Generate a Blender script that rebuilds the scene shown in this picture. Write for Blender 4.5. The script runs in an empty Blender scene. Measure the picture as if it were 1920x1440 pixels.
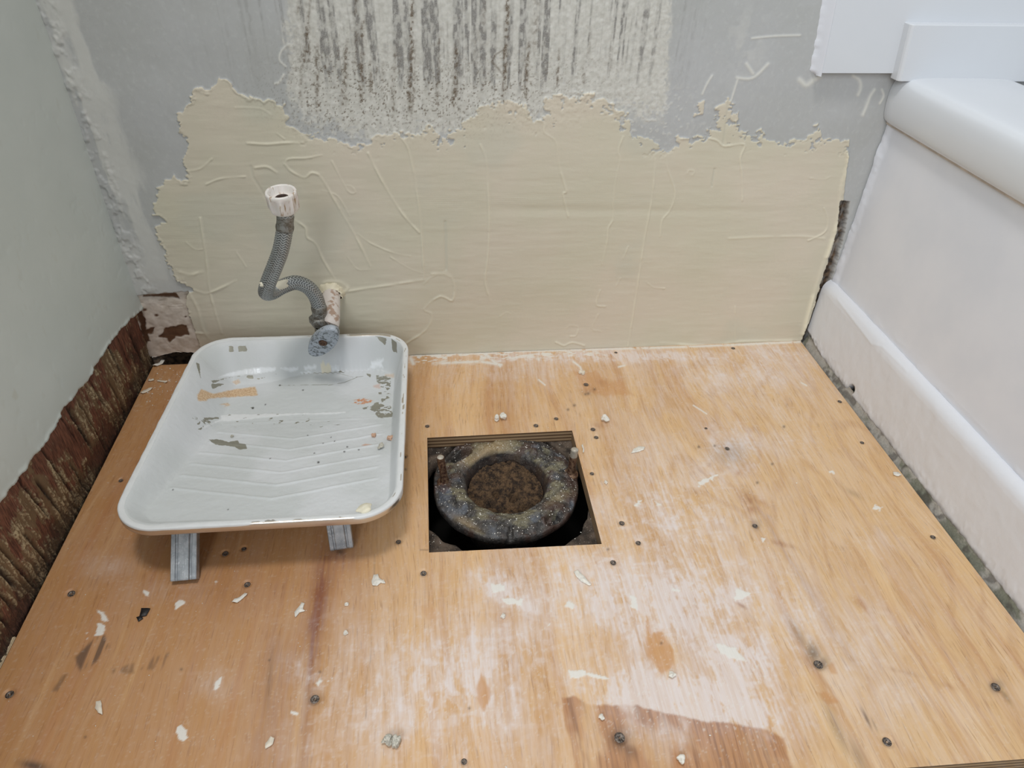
import bpy, bmesh, math, random
import numpy as np
from mathutils import Matrix, Vector

# ------------------------------------------------------------------ camera
FPX = 1309.561
R = np.array([[0.9940234, -0.04250155, 0.10055395],
              [-0.10551509, -0.6103089, 0.78510484],
              [0.0280008, -0.79102254, -0.61114588]])      # world axes against the camera's right / down / forward
CAM = np.array([0.0, -0.851, 0.600])
sc = bpy.context.scene
cd = bpy.data.cameras.new('camera')
cam = bpy.data.objects.new('camera', cd)
sc.collection.objects.link(cam)
cd.sensor_width = 36.0
cd.lens = FPX / 1920 * 36.0
cd.clip_start = 0.01
cam.matrix_world = Matrix([[R[i, 0], -R[i, 1], -R[i, 2], CAM[i]] for i in range(3)] + [[0, 0, 0, 1]])
sc.camera = cam

# ------------------------------------------------------------------ light
w = bpy.data.worlds.new('world'); sc.world = w; w.use_nodes = True
w.node_tree.nodes['Background'].inputs[0].default_value = (0.93, 0.97, 1.0, 1)
w.node_tree.nodes['Background'].inputs[1].default_value = 0.50
def area(name, loc, target, size, power, col, size_y=None):
    ld = bpy.data.lights.new(name, 'AREA'); ld.energy = power; ld.color = col
    ld.shape = 'RECTANGLE'; ld.size = size; ld.size_y = size_y or size
    o = bpy.data.objects.new(name, ld); sc.collection.objects.link(o)
    o.location = loc
    d = Vector(target) - Vector(loc)
    o.rotation_euler = d.to_track_quat('-Z', 'Y').to_euler()
    return o
area('ceiling_light', (-0.10, -0.62, 2.15), (0.05, -0.35, 0.0), 0.32, 14.5, (1.0, 0.965, 0.92))
area('window_light', (-0.9, -2.3, 1.7), (0.25, -0.2, 0.1), 1.1, 27.0, (0.90, 0.95, 1.0))
sc.view_settings.view_transform = 'Standard'
sc.view_settings.look = 'None'
sc.view_settings.gamma = 1.0
sc.view_settings.use_curve_mapping = False
sc.view_settings.exposure = 0.0

# ------------------------------------------------------------------ maths helpers
def ray(p): return R @ np.array([p[0] - 960, p[1] - 720, FPX])
def onY(p, y=0.0): d = ray(p); return CAM + d * ((y - CAM[1]) / d[1])
def onX(p, x): d = ray(p); return CAM + d * ((x - CAM[0]) / d[0])
def onZ(p, z=0.0): d = ray(p); return CAM + d * ((z - CAM[2]) / d[2])
def PX(P):
    q = (P - CAM) @ R
    return 960 + FPX * q[:, 0] / q[:, 2], 720 + FPX * q[:, 1] / q[:, 2]

def _hash(ix, iy, seed):
    h = (ix.astype(np.int64) * 374761393 + iy.astype(np.int64) * 668265263 + seed * 974634777) & 0xFFFFFFFF
    h = ((h ^ (h >> 13)) * 1274126177) & 0xFFFFFFFF
    h = (h ^ (h >> 16)) & 0xFFFFFFFF
    return h / 4294967295.0
def vnoise(x, y, seed=0):
    x0 = np.floor(x); y0 = np.floor(y); fx = x - x0; fy = y - y0
    fx = fx * fx * fx * (fx * (fx * 6 - 15) + 10); fy = fy * fy * fy * (fy * (fy * 6 - 15) + 10)
    a = _hash(x0, y0, seed); b = _hash(x0 + 1, y0, seed); c = _hash(x0, y0 + 1, seed); d = _hash(x0 + 1, y0 + 1, seed)
    return (a * (1 - fx) + b * fx) * (1 - fy) + (c * (1 - fx) + d * fx) * fy - 0.5
def fbm(x, y, seed=0, octaves=4, gain=0.5):
    s = 0; a = 1.0; n = 0
    for k in range(octaves):
        s = s + a * vnoise(x * 2 ** k + 17.3 * k, y * 2 ** k - 9.1 * k, seed + k * 13); n += a; a *= gain
    return s / n * 2
def sstep(a, b, x):
    t = np.clip((x - a) / (b - a), 0, 1); return t * t * (3 - 2 * t)
def segdist(u, v, a, b):
    ax, ay = a; bx, by = b; dx, dy = bx - ax, by - ay
    L = dx * dx + dy * dy + 1e-12
    t = np.clip(((u - ax) * dx + (v - ay) * dy) / L, 0, 1)
    return np.hypot(u - ax - t * dx, v - ay - t * dy), t
def polysdf(u, v, poly):
    """signed distance, positive inside"""
    d = np.full(u.shape, 1e9); ins = np.zeros(u.shape, bool); n = len(poly)
    for i in range(n):
        a, b = poly[i], poly[(i + 1) % n]
        d = np.minimum(d, segdist(u, v, a, b)[0])
        if a[1] != b[1]:
            c = (v > min(a[1], b[1])) & (v <= max(a[1], b[1]))
            xi = a[0] + (v - a[1]) * (b[0] - a[0]) / (b[1] - a[1])
            ins ^= c & (u < xi)
    return np.where(ins, d, -d)
def polymask(u, v, poly, soft=1.5, jit=0.0):
    """0..1 inside a polygon; only touches its own box"""
    p = np.array(poly, float); m = 12 + np.max(np.abs(jit)) * 1.2 + soft
    sel = (u > p[:, 0].min() - m) & (u < p[:, 0].max() + m) & (v > p[:, 1].min() - m) & (v < p[:, 1].max() + m)
    out = np.zeros(u.shape)
    if sel.any():
        j = jit[sel] if isinstance(jit, np.ndarray) else jit
        out[sel] = sstep(-soft, soft, polysdf(u[sel], v[sel], poly) + j)
    return out
def linedist(u, v, pts, m=14):
    p = np.array(pts, float); out = np.full(u.shape, 1e3)
    sel = (u > p[:, 0].min() - m) & (u < p[:, 0].max() + m) & (v > p[:, 1].min() - m) & (v < p[:, 1].max() + m)
    if sel.any():
        uu, vv = u[sel], v[sel]; d = np.full(uu.shape, 1e3)
        for a, b in zip(pts[:-1], pts[1:]): d = np.minimum(d, segdist(uu, vv, a, b)[0])
        out[sel] = d
    return out
def blob(u, v, cx, cy, rx, ry, rot=0.0, k=1.0):
    c, s = math.cos(math.radians(rot)), math.sin(math.radians(rot))
    du, dv = u - cx, v - cy
    a, b = (du * c + dv * s) / rx, (-du * s + dv * c) / ry
    return k * np.exp(-(a * a + b * b))
def ell(u, v, cx, cy, rx, ry, rot=0.0):
    c, s = math.cos(math.radians(rot)), math.sin(math.radians(rot))
    du, dv = u - cx, v - cy
    return np.hypot((du * c + dv * s) / rx, (-du * s + dv * c) / ry)
def catmull(pts, n=12):
    P = [np.array(p, float) for p in pts]; P = [2 * P[0] - P[1]] + P + [2 * P[-1] - P[-2]]; out = []
    for i in range(1, len(P) - 2):
        for k in range(n):
            t = k / n; a, b, c, d = P[i - 1], P[i], P[i + 1], P[i + 2]
            out.append(0.5 * ((2 * b) + (-a + c) * t + (2 * a - 5 * b + 4 * c - d) * t * t + (-a + 3 * b - 3 * c + d) * t ** 3))
    out.append(P[-2]); return out

# ------------------------------------------------------------------ object helpers
def tag(o, label=None, cat=None, group=None, kind=None):
    if label: o['label'] = label
    if cat: o['category'] = cat
    if group: o['group'] = group
    if kind: o['kind'] = kind
    return o
def link(name, me, mat=None, parent=None):
    o = bpy.data.objects.new(name, me); sc.collection.objects.link(o)
    if mat is not None: me.materials.append(mat)
    if parent is not None: o.parent = parent
    return o
def empty(name, loc=(0, 0, 0)):
    o = bpy.data.objects.new(name, None); sc.collection.objects.link(o); o.location = loc
    o.empty_display_size = 0.02; return o
def mesh_np(name, V, F, mat=None, parent=None, smooth=True, attrs=None):
    """V (n,3) array, F (m,4) or list of faces"""
    me = bpy.data.meshes.new(name)
    if isinstance(F, np.ndarray):
        m, k = F.shape
        me.vertices.add(len(V)); me.vertices.foreach_set('co', np.ascontiguousarray(V, np.float32).ravel())
        me.loops.add(m * k); me.loops.foreach_set('vertex_index', np.ascontiguousarray(F, np.int32).ravel())
        me.polygons.add(m); me.polygons.foreach_set('loop_start', np.arange(0, m * k, k, dtype=np.int32))
        me.update(calc_edges=True)
    else:
        me.from_pydata([tuple(map(float, v)) for v in V], [], F); me.update()
    me.polygons.foreach_set('use_smooth', [smooth] * len(me.polygons))
    for nm, arr in (attrs or {}).items():
        a = me.attributes.new(nm, 'FLOAT_COLOR', 'POINT')
        full = np.ones((len(V), 4), np.float32); full[:, :arr.shape[1]] = arr
        a.data.foreach_set('color', full.ravel())
    me.validate()
    return link(name, me, mat, parent)
def gridfaces(nu, nv, keep=None, flip=False):
    """vertex index = j*nu+i"""
    i, j = np.meshgrid(np.arange(nu - 1), np.arange(nv - 1)); a = (j * nu + i)
    F = np.stack([a, a + 1, a + nu + 1, a + nu], -1).reshape(-1, 4)
    if flip: F = F[:, ::-1]
    if keep is not None: F = F[keep.reshape(-1)]
    return F
def sweep(name, pts, radii, mat, parent=None, seg=24, caps=True, disp=None, attrs_fn=None):
    P = np.array(pts, float); n = len(P); T = np.gradient(P, axis=0); T /= np.linalg.norm(T, axis=1)[:, None]
    ref = np.array([0.0, 0, 1]) if abs(T[0][2]) < 0.9 else np.array([1.0, 0, 0])
    N = np.cross(T[0], ref); N /= np.linalg.norm(N); V = []; rr = radii if hasattr(radii, '__len__') else [radii] * n
    L = 0; S = []
    for k in range(n):
        if k: N = N - T[k] * (N @ T[k]); N /= np.linalg.norm(N); L += np.linalg.norm(P[k] - P[k - 1])
        B = np.cross(T[k], N)
        for s in range(seg):
            a = 2 * math.pi * s / seg
            r = rr[k] + (disp(L, a) if disp else 0)
            V.append(P[k] + r * (math.cos(a) * N + math.sin(a) * B)); S.append((L, a))
    F = []
    for k in range(n - 1):
        for s in range(seg):
            s2 = (s + 1) % seg; F.append((k * seg + s, k * seg + s2, (k + 1) * seg + s2, (k + 1) * seg + s))
    if caps: F.append(tuple(range(seg))[::-1]); F.append(tuple((n - 1) * seg + s for s in range(seg)))
    attrs = {'A': attrs_fn(np.array(S))} if attrs_fn else None
    o = mesh_np(name, np.array(V), F, mat, parent, True, attrs)
    return o
def lathe_np(profile, seg=48, center=(0, 0, 0), axis_m=None, facets=None):
    """profile [(r,z)]; returns V,F"""
    V = []; F = []
    for r, z in profile:
        for s in range(seg):
            a = 2 * math.pi * s / seg
            rr = r * (facets(a) if facets else 1)
            V.append((rr * math.cos(a), rr * math.sin(a), z))
    n = len(profile)
    for k in range(n - 1):
        for s in range(seg):
            s2 = (s + 1) % seg; F.append((k * seg + s, k * seg + s2, (k + 1) * seg + s2, (k + 1) * seg + s))
    V = np.array(V)
    if axis_m is not None: V = V @ np.array(axis_m).T
    return V + np.array(center), F
def frame_from(axis):
    z = np.array(axis, float); z /= np.linalg.norm(z); ref = np.array([1.0, 0, 0]) if abs(z[0]) < 0.9 else np.array([0, 1.0, 0])
    x = ref - z * (ref @ z); x /= np.linalg.norm(x); y = np.cross(z, x); return np.stack([x, y, z], 1)

# ------------------------------------------------------------------ material helpers
class NT:
    def __init__(s, name, rough=0.6, metal=0.0, spec=None):
        s.m = bpy.data.materials.new(name); s.m.use_nodes = True; s.t = s.m.node_tree
        s.b = s.t.nodes['Principled BSDF']; s.b.inputs['Roughness'].default_value = rough; s.b.inputs['Metallic'].default_value = metal
        if spec is not None: s.b.inputs['Specular IOR Level'].default_value = spec
        s.tc = s.n('ShaderNodeTexCoord')
    def n(s, t, **k):
        nd = s.t.nodes.new(t)
        for a, v in k.items(): setattr(nd, a, v)
        return nd
    def L(s, a, b): s.t.links.new(a, b)
    def put(s, sock, v):
        if hasattr(v, 'links'): s.L(v, sock)
        else: sock.default_value = v
    def mapping(s, scale=(1, 1, 1), rot=(0, 0, 0), loc=(0, 0, 0)):
        m = s.n('ShaderNodeMapping'); m.inputs['Scale'].default_value = scale; m.inputs['Rotation'].default_value = rot
        m.inputs['Location'].default_value = loc; s.L(s.tc.outputs['Object'], m.inputs['Vector']); return m.outputs['Vector']
    def noise(s, vec=None, scale=5, detail=4, rough=0.55, dist=0.0):
        n = s.n('ShaderNodeTexNoise'); n.inputs['Scale'].default_value = scale; n.inputs['Detail'].default_value = detail
        n.inputs['Roughness'].default_value = rough; n.inputs['Distortion'].default_value = dist
        s.L(vec if vec is not None else s.tc.outputs['Object'], n.inputs['Vector']); return n.outputs['Fac']
    def vor(s, vec=None, scale=5, feature='F1', out='Distance', rnd=1.0):
        n = s.n('ShaderNodeTexVoronoi', feature=feature); n.inputs['Scale'].default_value = scale; n.inputs['Randomness'].default_value = rnd
        s.L(vec if vec is not None else s.tc.outputs['Object'], n.inputs['Vector']); return n.outputs[out]
    def math(s, op, a, b=0.0, clamp=False):
        n = s.n('ShaderNodeMath', operation=op); n.use_clamp = clamp; s.put(n.inputs[0], a); s.put(n.inputs[1], b); return n.outputs[0]
    def ramp(s, v, lo, hi, a=0.0, b=1.0):
        n = s.n('ShaderNodeMapRange'); n.interpolation_type = 'SMOOTHSTEP'; s.put(n.inputs['Value'], v)
        n.inputs['From Min'].default_value = lo; n.inputs['From Max'].default_value = hi
        n.inputs['To Min'].default_value = a; n.inputs['To Max'].default_value = b; return n.outputs['Result']
    def mix(s, fac, a, b, mode='MIX'):
        n = s.n('ShaderNodeMix', data_type='RGBA', blend_type=mode); s.put(n.inputs[0], fac)
        for sock, v in ((n.inputs[6], a), (n.inputs[7], b)):
            if isinstance(v, tuple): sock.default_value = (*v[:3], 1)
            else: s.L(v, sock)
        return n.outputs[2]
    def attr(s, name):
        a = s.n('ShaderNodeAttribute', attribute_name=name); sp = s.n('ShaderNodeSeparateColor'); s.L(a.outputs['Color'], sp.inputs[0])
        return sp.outputs[0], sp.outputs[1], sp.outputs[2], a.outputs['Alpha']
    def bump(s, h, strength=0.3, dist=0.001):
        n = s.n('ShaderNodeBump'); n.inputs['Strength'].default_value = strength; n.inputs['Distance'].default_value = dist
        s.L(h, n.inputs['Height']); s.L(n.outputs['Normal'], s.b.inputs['Normal']); return n
    def base(s, v):
        if isinstance(v, tuple): s.b.inputs['Base Color'].default_value = (*v[:3], 1)
        else: s.L(v, s.b.inputs['Base Color'])
def C8(r, g, b, k=1.0):
    f = lambda c: ((c / 255) / 12.92 if c / 255 < 0.04045 else ((c / 255 + 0.055) / 1.055) ** 2.4) * k
    return (f(r), f(g), f(b))
def plain(name, col, rough=0.6, metal=0.0, nscale=60, var=0.12, bump=0.2, bd=0.0006):
    m = NT(name, rough, metal); nz = m.noise(scale=nscale)
    dark = tuple(c * (1 - var) for c in col); lite = tuple(min(1, c * (1 + var)) for c in col)
    m.base(m.mix(m.ramp(nz, 0.35, 0.65), dark, lite)); m.bump(nz, bump, bd); return m.m

# ================================================================== BACK WALL
def back_wall():
    xs = np.arange(-0.440, 0.76, 0.00105)
    zs = np.concatenate([np.arange(-0.02, 0.495, 0.00105), np.linspace(0.50, 1.3, 40)])
    X, Z = np.meshgrid(xs, zs); sh = X.shape; x = X.ravel(); z = Z.ravel()
    u, v = PX(np.stack([x, np.zeros_like(x), z], 1))
    mm = 1.0
    # --- the cream filler, ragged edge
    patch = [(372, 690), (376, 650), (362, 612), (352, 585), (344, 560), (352, 548), (364, 545), (336, 522), (318, 494), (303, 458), (292, 428), (312, 416),
             (287, 402), (291, 380), (300, 352), (305, 335), (326, 324), (347, 334), (341, 300), (352, 285), (351, 256), (333, 240), (336, 214), (350, 196),
             (368, 172), (400, 160), (412, 150), (440, 166), (470, 183), (500, 184), (531, 201), (536, 236), (565, 248), (600, 256), (628, 262), (665, 268),
             (700, 262), (730, 246), (770, 244), (806, 238), (830, 252), (850, 246), (868, 226), (892, 204), (935, 186), (962, 197), (985, 190), (1000, 214), (1024, 212),
             (1020, 184), (1058, 173), (1110, 178), (1150, 198), (1184, 224), (1190, 250), (1214, 258), (1240, 280), (1264, 277), (1274, 258), (1308, 250),
             (1338, 236), (1338, 204), (1366, 180), (1386, 204), (1385, 240), (1418, 256), (1428, 232), (1432, 258), (1465, 266), (1508, 264), (1520, 244),
             (1536, 228), (1545, 258), (1592, 262), (1590, 300), (1582, 372), (1562, 470), (1524, 590), (1504, 640), (1498, 690)]
    jag = 13 * fbm(x * 62, z * 75, 3, 3, 0.6) + 4 * fbm(x * 230, z * 230, 4, 3, 0.6) + 5 * fbm(x * 60, z * 420, 5, 3) * sstep(520, 320, u)
    jag *= sstep(640, 560, v) * sstep(1580, 1540, u) * 0.85 + 0.15
    sd = np.full(x.shape, -60.0); near = (v > 130) & (v < 720) & (u > 250) & (u < 1640)
    sd[near] = polysdf(u[near], v[near], patch)
    sd = sd + jag
    isl = polymask(u, v, [(1300, 218), (1308, 192), (1322, 188), (1318, 214)], 1.5, 2 * fbm(x * 300, z * 300, 8))
    beige = np.maximum(sstep(-1.2, 1.2, sd), isl)
    # little flecks of bare paint showing near the upper edge
    fleck = sstep(0.0, 0.10, fbm(x * 120, z * 150, 21, 4, .6) - 0.50 + 0.42 * sstep(34, 0, sd)) * sstep(40, 30, sd) * sstep(310, 260, v) * sstep(520, 640, u)
    beige = beige * (1 - fleck)
    # --- rough stained plaster above the filler
    topz = sstep(250, 175, v + 26 * fbm(x * 45, z * 45, 9, 4) - 52 * np.exp(-((u - 745) / 130) ** 2) - 10 * np.exp(-((u - 960) / 120) ** 2))
    side = sstep(526, 560, u + 16 * fbm(x * 70, z * 40, 10)) * sstep(1270, 1246, u + 7 * fbm(x * 60, z * 60, 11) + 0.05 * (v - 0))
    sp = sstep(-0.25, 0.25, fbm(x * 330, z * 260, 12, 3) + 1.2 * (topz * side - 0.45))
    white = sstep(0.06, 0.5, topz * side) * (0.35 + 0.65 * sp)
    white = np.maximum(white, 0.75 * sp * blob(u, v, 690, 235, 150, 42) * 1.6); white = np.clip(white, 0, 1)
    band = fbm(x * 150, z * 5, 14, 3, 0.6) + 0.35 * fbm(x * 420, z * 16, 15, 3)
    strength = blob(u, v, 800, 40, 250, 150) + 0.5 * blob(u, v, 1130, 50, 130, 120) + 0.5 * blob(u, v, 930, 80, 200, 80)
    gr = sstep(-0.08, 0.35, band + 0.30 * strength - 0.10) * np.clip(strength * 1.5, 0, 1) * sstep(190, 130, v + 10 * fbm(x * 90, z * 20, 16))
    gr *= 0.35 + 1.0 * sstep(-0.25, 0.35, fbm(x * 340, z * 130, 17, 3))
    gr += 0.25 * sstep(0.25, 0.7, fbm(x * 260, z * 60, 18, 3)) * topz * side
    br = np.zeros_like(x)
    for bx, y0, y1, wd, k in [(557, -30, 40, 4, .6), (574, 20, 115, 5, 1.0), (596, 90, 215, 4, .75), (566, 110, 200, 3, .5), (648, 85, 215, 5, .8), (666, -20, 130, 5, .55),
                              (679, 40, 205, 4, 1.0), (697, 110, 190, 3, .6), (720, 120, 200, 3, .5), (740, 95, 225, 3.5, .8), (771, 0, 215, 4.5, 1.0), (777, 90, 235, 3, .6), (823, 60, 215, 3.5, .6),
                              (856, 85, 205, 5, 1.0), (893, 60, 140, 4, .35), (948, -10, 200, 4.5, 1.0), (990, 80, 190, 4, .85), (1001, -10, 110, 6, .5), (1049, 100, 172, 2.2, .8), (1097, 120, 170, 2.2, .5),
                              (1104, 60, 140, 3, .35), (1145, 80, 140, 3, .3), (620, 10, 60, 3, .3), (905, 0, 60, 5, .45)]:
        cx = bx + (450 - bx) * 0 + 3.0 * vnoise(z * 60, z * 0 + bx, 20)
        fade = sstep(y0 - 25, y0 + 20, v) * sstep(y1 + 6, y1 - 22, v)
        br = np.maximum(br, k * np.exp(-((u - cx - (v - 100) * (-0.05 + 0.00006 * (960 - bx))) / wd) ** 2) * fade)
    spk = sstep(-0.15, 0.35, fbm(x * 420, z * 300, 22, 2))
    br = br * (0.25 + 0.95 * spk)
    br += 0.9 * blob(u, v, 572, 110, 9, 14) * spk
    # fine brown specks round the drips
    near_dr = blob(u, v, 760, 190, 230, 60) + 0.7 * blob(u, v, 620, 150, 80, 90) + .5 * blob(u, v, 960, 150, 200, 60)
    br += 0.9 * sstep(0.38, 0.52, fbm(x * 560, z * 560, 24, 2)) * np.clip(near_dr, 0, 1)
    hook = linedist(u, v, [(946, 92), (930, 102), (922, 116), (934, 128), (944, 142)]); br = np.maximum(br, 0.75 * np.exp(-(hook / 1.8) ** 2))
    hook = linedist(u, v, [(582, -5), (577, 60), (571, 112)]); br = np.maximum(br, 0.55 * np.exp(-(hook / 2.2) ** 2))
    white_st = np.clip(np.maximum(0, fbm(x * 190, z * 4, 26, 2) - 0.12) * 4, 0, 1) * topz * side * (1 - beige)   # pale runs between the grey ones
    gr = gr * (1 - 0.85 * white_st)
    # --- pale brushing up the left corner and round the small upstand
    cu = u - (65 + 0.3456 * v)
    cornr = sstep(0.0, 0.5, fbm(x * 90, z * 22, 30, 4) + 1.3 * np.exp(-((cu - 46) / 38) ** 2) - 0.55) * sstep(110, 60, cu) * sstep(560, 520, v)
    cornr = np.maximum(cornr, 0.75 * sstep(420, 470, v) * sstep(365, 300, u) * sstep(562, 545, v))
    cornr = np.maximum(cornr, 0.5 * blob(u, v, 1395, 85, 40, 70) * sstep(-0.1, 0.4, fbm(x * 80, z * 80, 31)))
    drips = np.zeros_like(x)
    for pts, wd in [([(1600, 142), (1612, 150), (1614, 165), (1609, 178)], 3.2), ([(1640, 168), (1632, 180), (1626, 196), (1618, 216)], 3.0), ([(1654, 168), (1657, 180), (1650, 194)], 2.2),
                    ([(1335, 142), (1325, 158), (1317, 176)], 2.0), ([(1440, 120), (1420, 140), (1404, 148), (1382, 146)], 3), ([(1400, 120), (1412, 138)], 3.5), ([(1384, 146), (1370, 190)], 2),
                    ([(1500, 150), (1512, 160), (1526, 150), (1536, 144)], 5), ([(1410, 72), (1450, 68), (1500, 66)], 2), ([(536, 125), (524, 112), (528, 95), (540, 84)], 2), ([(516, 157), (524, 154), (532, 140)], 2.5)]:
        drips = np.maximum(drips, np.exp(-(linedist(u, v, catmull(pts, 4)) / wd) ** 2))
    # --- openings: old board in the left corner, crack down the right side
    hole = polymask(u, v, [(240, 560), (275, 553), (352, 548), (347, 572), (356, 596), (362, 612), (374, 650), (378, 700), (240, 720)], 1.0, 2.5 * fbm(x * 200, z * 200, 33))
    crack = polymask(u, v, [(1576, 377), (1593, 379), (1590, 400), (1582, 440), (1574, 470), (1560, 520), (1540, 575), (1526, 606), (1516, 640), (1500, 650), (1504, 634), (1516, 606), (1527, 575), (1540, 528), (1556, 480), (1570, 430)], 1.0, 2.2 * fbm(x * 250, z * 120, 34))
    lump = sstep(0.1, 0.4, fbm(x * 150, z * 60, 35)) * crack * sstep(500, 560, v)
    # --- relief
    th = 0.0013 * beige
    edge = 0.0009 * np.exp(-((sd - 2.2) / 2.2) ** 2) * sstep(-0.2, 0.3, fbm(x * 60, z * 60, 36)) * beige
    wav = 0.0010 * fbm(x * 9, z * 14, 37, 3) + 0.00022 * fbm(x * 30, z * 160, 38, 3) * beige
    comb = 0.00010 * np.sin(z * 2300) * beige * (blob(u, v, 1080, 372, 320, 12) + blob(u, v, 860, 380, 90, 14) + blob(u, v, 510, 400, 60, 70) + blob(u, v, 330, 440, 45, 50))
    step_ = 0.0011 * np.exp(-((v - (392 + 0.01 * (u - 1000))) / 9) ** 2) * sstep(880, 960, u) * sstep(1640, 1100, u) * beige
    Zr = lambda pts: [(280 + 0.36795 * a, 150 + 0.36795 * b) for a, b in pts]
    Zs = lambda pts: [(900 + 0.375 * a, 150 + 0.375 * b) for a, b in pts]
    ridg = np.zeros_like(x)
    for pts, wd, k in [
        (Zr([(1230, 240), (1310, 330), (1345, 460), (1370, 620), (1385, 760), (1400, 1010)]), 1.5, .8), (Zr([(1115, 370), (1190, 520), (1290, 680), (1375, 775)]), 1.9, 1),
        (Zr([(690, 425), (720, 460), (790, 495), (830, 470), (880, 500), (960, 640), (1060, 810), (1125, 945)]), 2.0, 1), (Zr([(740, 710), (795, 750), (805, 800), (850, 835), (890, 920), (960, 1035)]), 2.0, .9),
        (Zr([(440, 140), (500, 140), (570, 145), (620, 175)]), 1.8, .8), (Zr([(500, 320), (600, 325), (690, 318), (780, 318)]), 2.0, .9), (Zr([(540, 445), (600, 440), (650, 470)]), 2.2, .8),
        (Zr([(190, 465), (260, 450), (320, 400)]), 1.6, .7), (Zr([(290, 530), (370, 500), (490, 490)]), 1.6, .7), (Zr([(260, 700), (290, 900), (310, 1080), (370, 1290)]), 1.9, .9),
        (Zr([(205, 1085), (250, 1170), (270, 1250), (300, 1310)]), 2.8, 1.2), (Zr([(445, 875), (495, 950)]), 1.6, .9), (Zr([(190, 825), (235, 860), (270, 860)]), 1.6, .8),
        (Zr([(95, 940), (110, 990), (150, 1030), (250, 1075), (310, 1080), (440, 1020)]), 2.4, 1.0), (Zr([(160, 975), (210, 990), (270, 975)]), 3.0, 1.1), (Zr([(1000, 1075), (1200, 1045), (1400, 1015)]), 2.4, .9),
        (Zr([(1060, 780), (1130, 830), (1250, 880), (1330, 895)]), 1.5, .6), (Zr([(1400, 1035), (1440, 1000), (1510, 978), (1550, 1030), (1545, 1120), (1480, 1100), (1400, 1165), (1440, 1195), (1410, 1270), (1310, 1340)]), 1.9, .8),
        (Zr([(1440, 985), (1500, 985), (1535, 1000)]), 2.8, 1.2), (Zr([(880, 380), (800, 395), (710, 400), (690, 430)]), 1.5, .7), (Zr([(1000, 300), (1060, 295), (1110, 320)]), 1.8, .8), (Zr([(1010, 900), (1060, 960), (1120, 965)]), 1.3, .6),
        (Zr([(1230, 900), (1330, 960), (1390, 980)]), 1.3, .6), (Zr([(200, 1285), (300, 1290)]), 2.2, .9), (Zr([(900, 1070), (890, 1030), (960, 1025), (1010, 1060), (960, 1100)]), 3.2, 1.4),
        (Zr([(650, 270), (690, 300)]), 1.2, .5), (Zr([(1020, 690), (960, 590), (880, 560)]), 1.2, .5), (Zr([(960, 1080), (975, 1150), (960, 1215)]), 2.4, 1.0), (Zr([(930, 410), (1010, 560), (1050, 570), (1030, 540), (1000, 535)]), 1.3, .6),
        (Zs([(0, 320), (30, 400), (40, 560), (45, 700), (40, 860), (25, 1000), (50, 1100)]), 1.7, .8), (Zs([(240, 190), (320, 210), (320, 260), (380, 310), (395, 430), (430, 550), (415, 570), (440, 680)]), 1.6, .8),
        (Zs([(715, 280), (690, 350), (700, 400), (680, 480), (665, 600), (665, 690), (640, 740), (635, 800), (610, 920)]), 1.5, .7), (Zs([(875, 390), (860, 580), (820, 800), (790, 1000), (760, 1200), (740, 1325)]), 1.5, .9),
        (Zs([(930, 380), (940, 450), (975, 560), (950, 650), (910, 700), (900, 780)]), 1.4, .6), (Zs([(1000, 290), (1100, 285), (1180, 300), (1220, 330), (1320, 320), (1300, 390), (1310, 480), (1310, 600)]), 1.6, .8),
        (Zs([(1240, 790), (1400, 782), (1600, 780), (1720, 790)]), 2.4, .5), (Zs([(840, 1015), (870, 1035), (920, 1040)]), 1.6, .7), (Zs([(1650, 490), (1720, 495), (1750, 480)]), 1.4, .6),
        (Zs([(1842, 345), (1834, 440), (1805, 530), (1786, 700), (1742, 850), (1700, 960), (1650, 1130), (1608, 1290)]), 3.6, 1.8), (Zs([(900, 1312), (1150, 1325), (1300, 1303), (1590, 1300)]), 2.2, .9),
        (Zs([(1275, 1130), (1275, 1310)]), 1.3, .6), (Zs([(600, 1050), (580, 1120), (625, 1130)]), 1.5, .6), (Zs([(590, 1170), (560, 1240), (605, 1255)]), 1.5, .7), (Zs([(435, 1240), (450, 1225), (490, 1235), (480, 1275), (450, 1280)]), 1.4, .6),
        (Zs([(150, 1165), (130, 1160), (100, 1180)]), 1.4, .6), (Zs([(380, 1310), (420, 1325), (460, 1310), (520, 1325)]), 1.8, .9), (Zs([(1720, 640), (1740, 700), (1720, 760), (1640, 800)]), 1.5, .8), (Zs([(1035, 465), (1045, 450), (1070, 455), (1060, 475)]), 1.8, 1),
        (Zs([(700, 990), (680, 1030)]), 1.3, .6), (Zs([(740, 830), (715, 890)]), 1.2, .6), (Zs([(0, 130), (60, 95), (130, 90), (200, 110), (240, 190)]), 2.2, .9), (Zs([(320, 60), (420, 60), (500, 65), (590, 70)]), 2.0, .9)]:
        pts = catmull(pts, 4)
        ridg = np.maximum(ridg, k * np.exp(-(linedist(u, v, pts) / wd) ** 2))
    ridg *= np.maximum(beige, 0.35)
    groove = np.exp(-(linedist(u, v, Zr([(1507, 722), (1512, 960)])) / 2.4) ** 2)
    groove = np.maximum(groove, 0.8 * np.exp(-(linedist(u, v, Zs([(1172, 445), (1158, 528)])) / 1.8) ** 2))
    groove = np.maximum(groove, 0.6 * np.exp(-(linedist(u, v, Zs([(1240, 90), (1230, 210), (1215, 320)])) / 2.0) ** 2))
    groove = np.maximum(groove, 0.5 * np.exp(-(linedist(u, v, [(470, 312), (474, 330), (505, 380)]) / 2.5) ** 2))
    stip = 0.0004 * fbm(x * 260, z * 260, 41, 3) * white + 0.00012 * fbm(x * 200, z * 140, 42, 2) * (1 - beige)
    speckle_l = sstep(0.2, 0.5, fbm(x * 240, z * 240, 46, 2)) * (blob(u, v, 1210, 215, 90, 50) + blob(u, v, 600, 205, 60, 40)) * (1 - beige)
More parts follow.
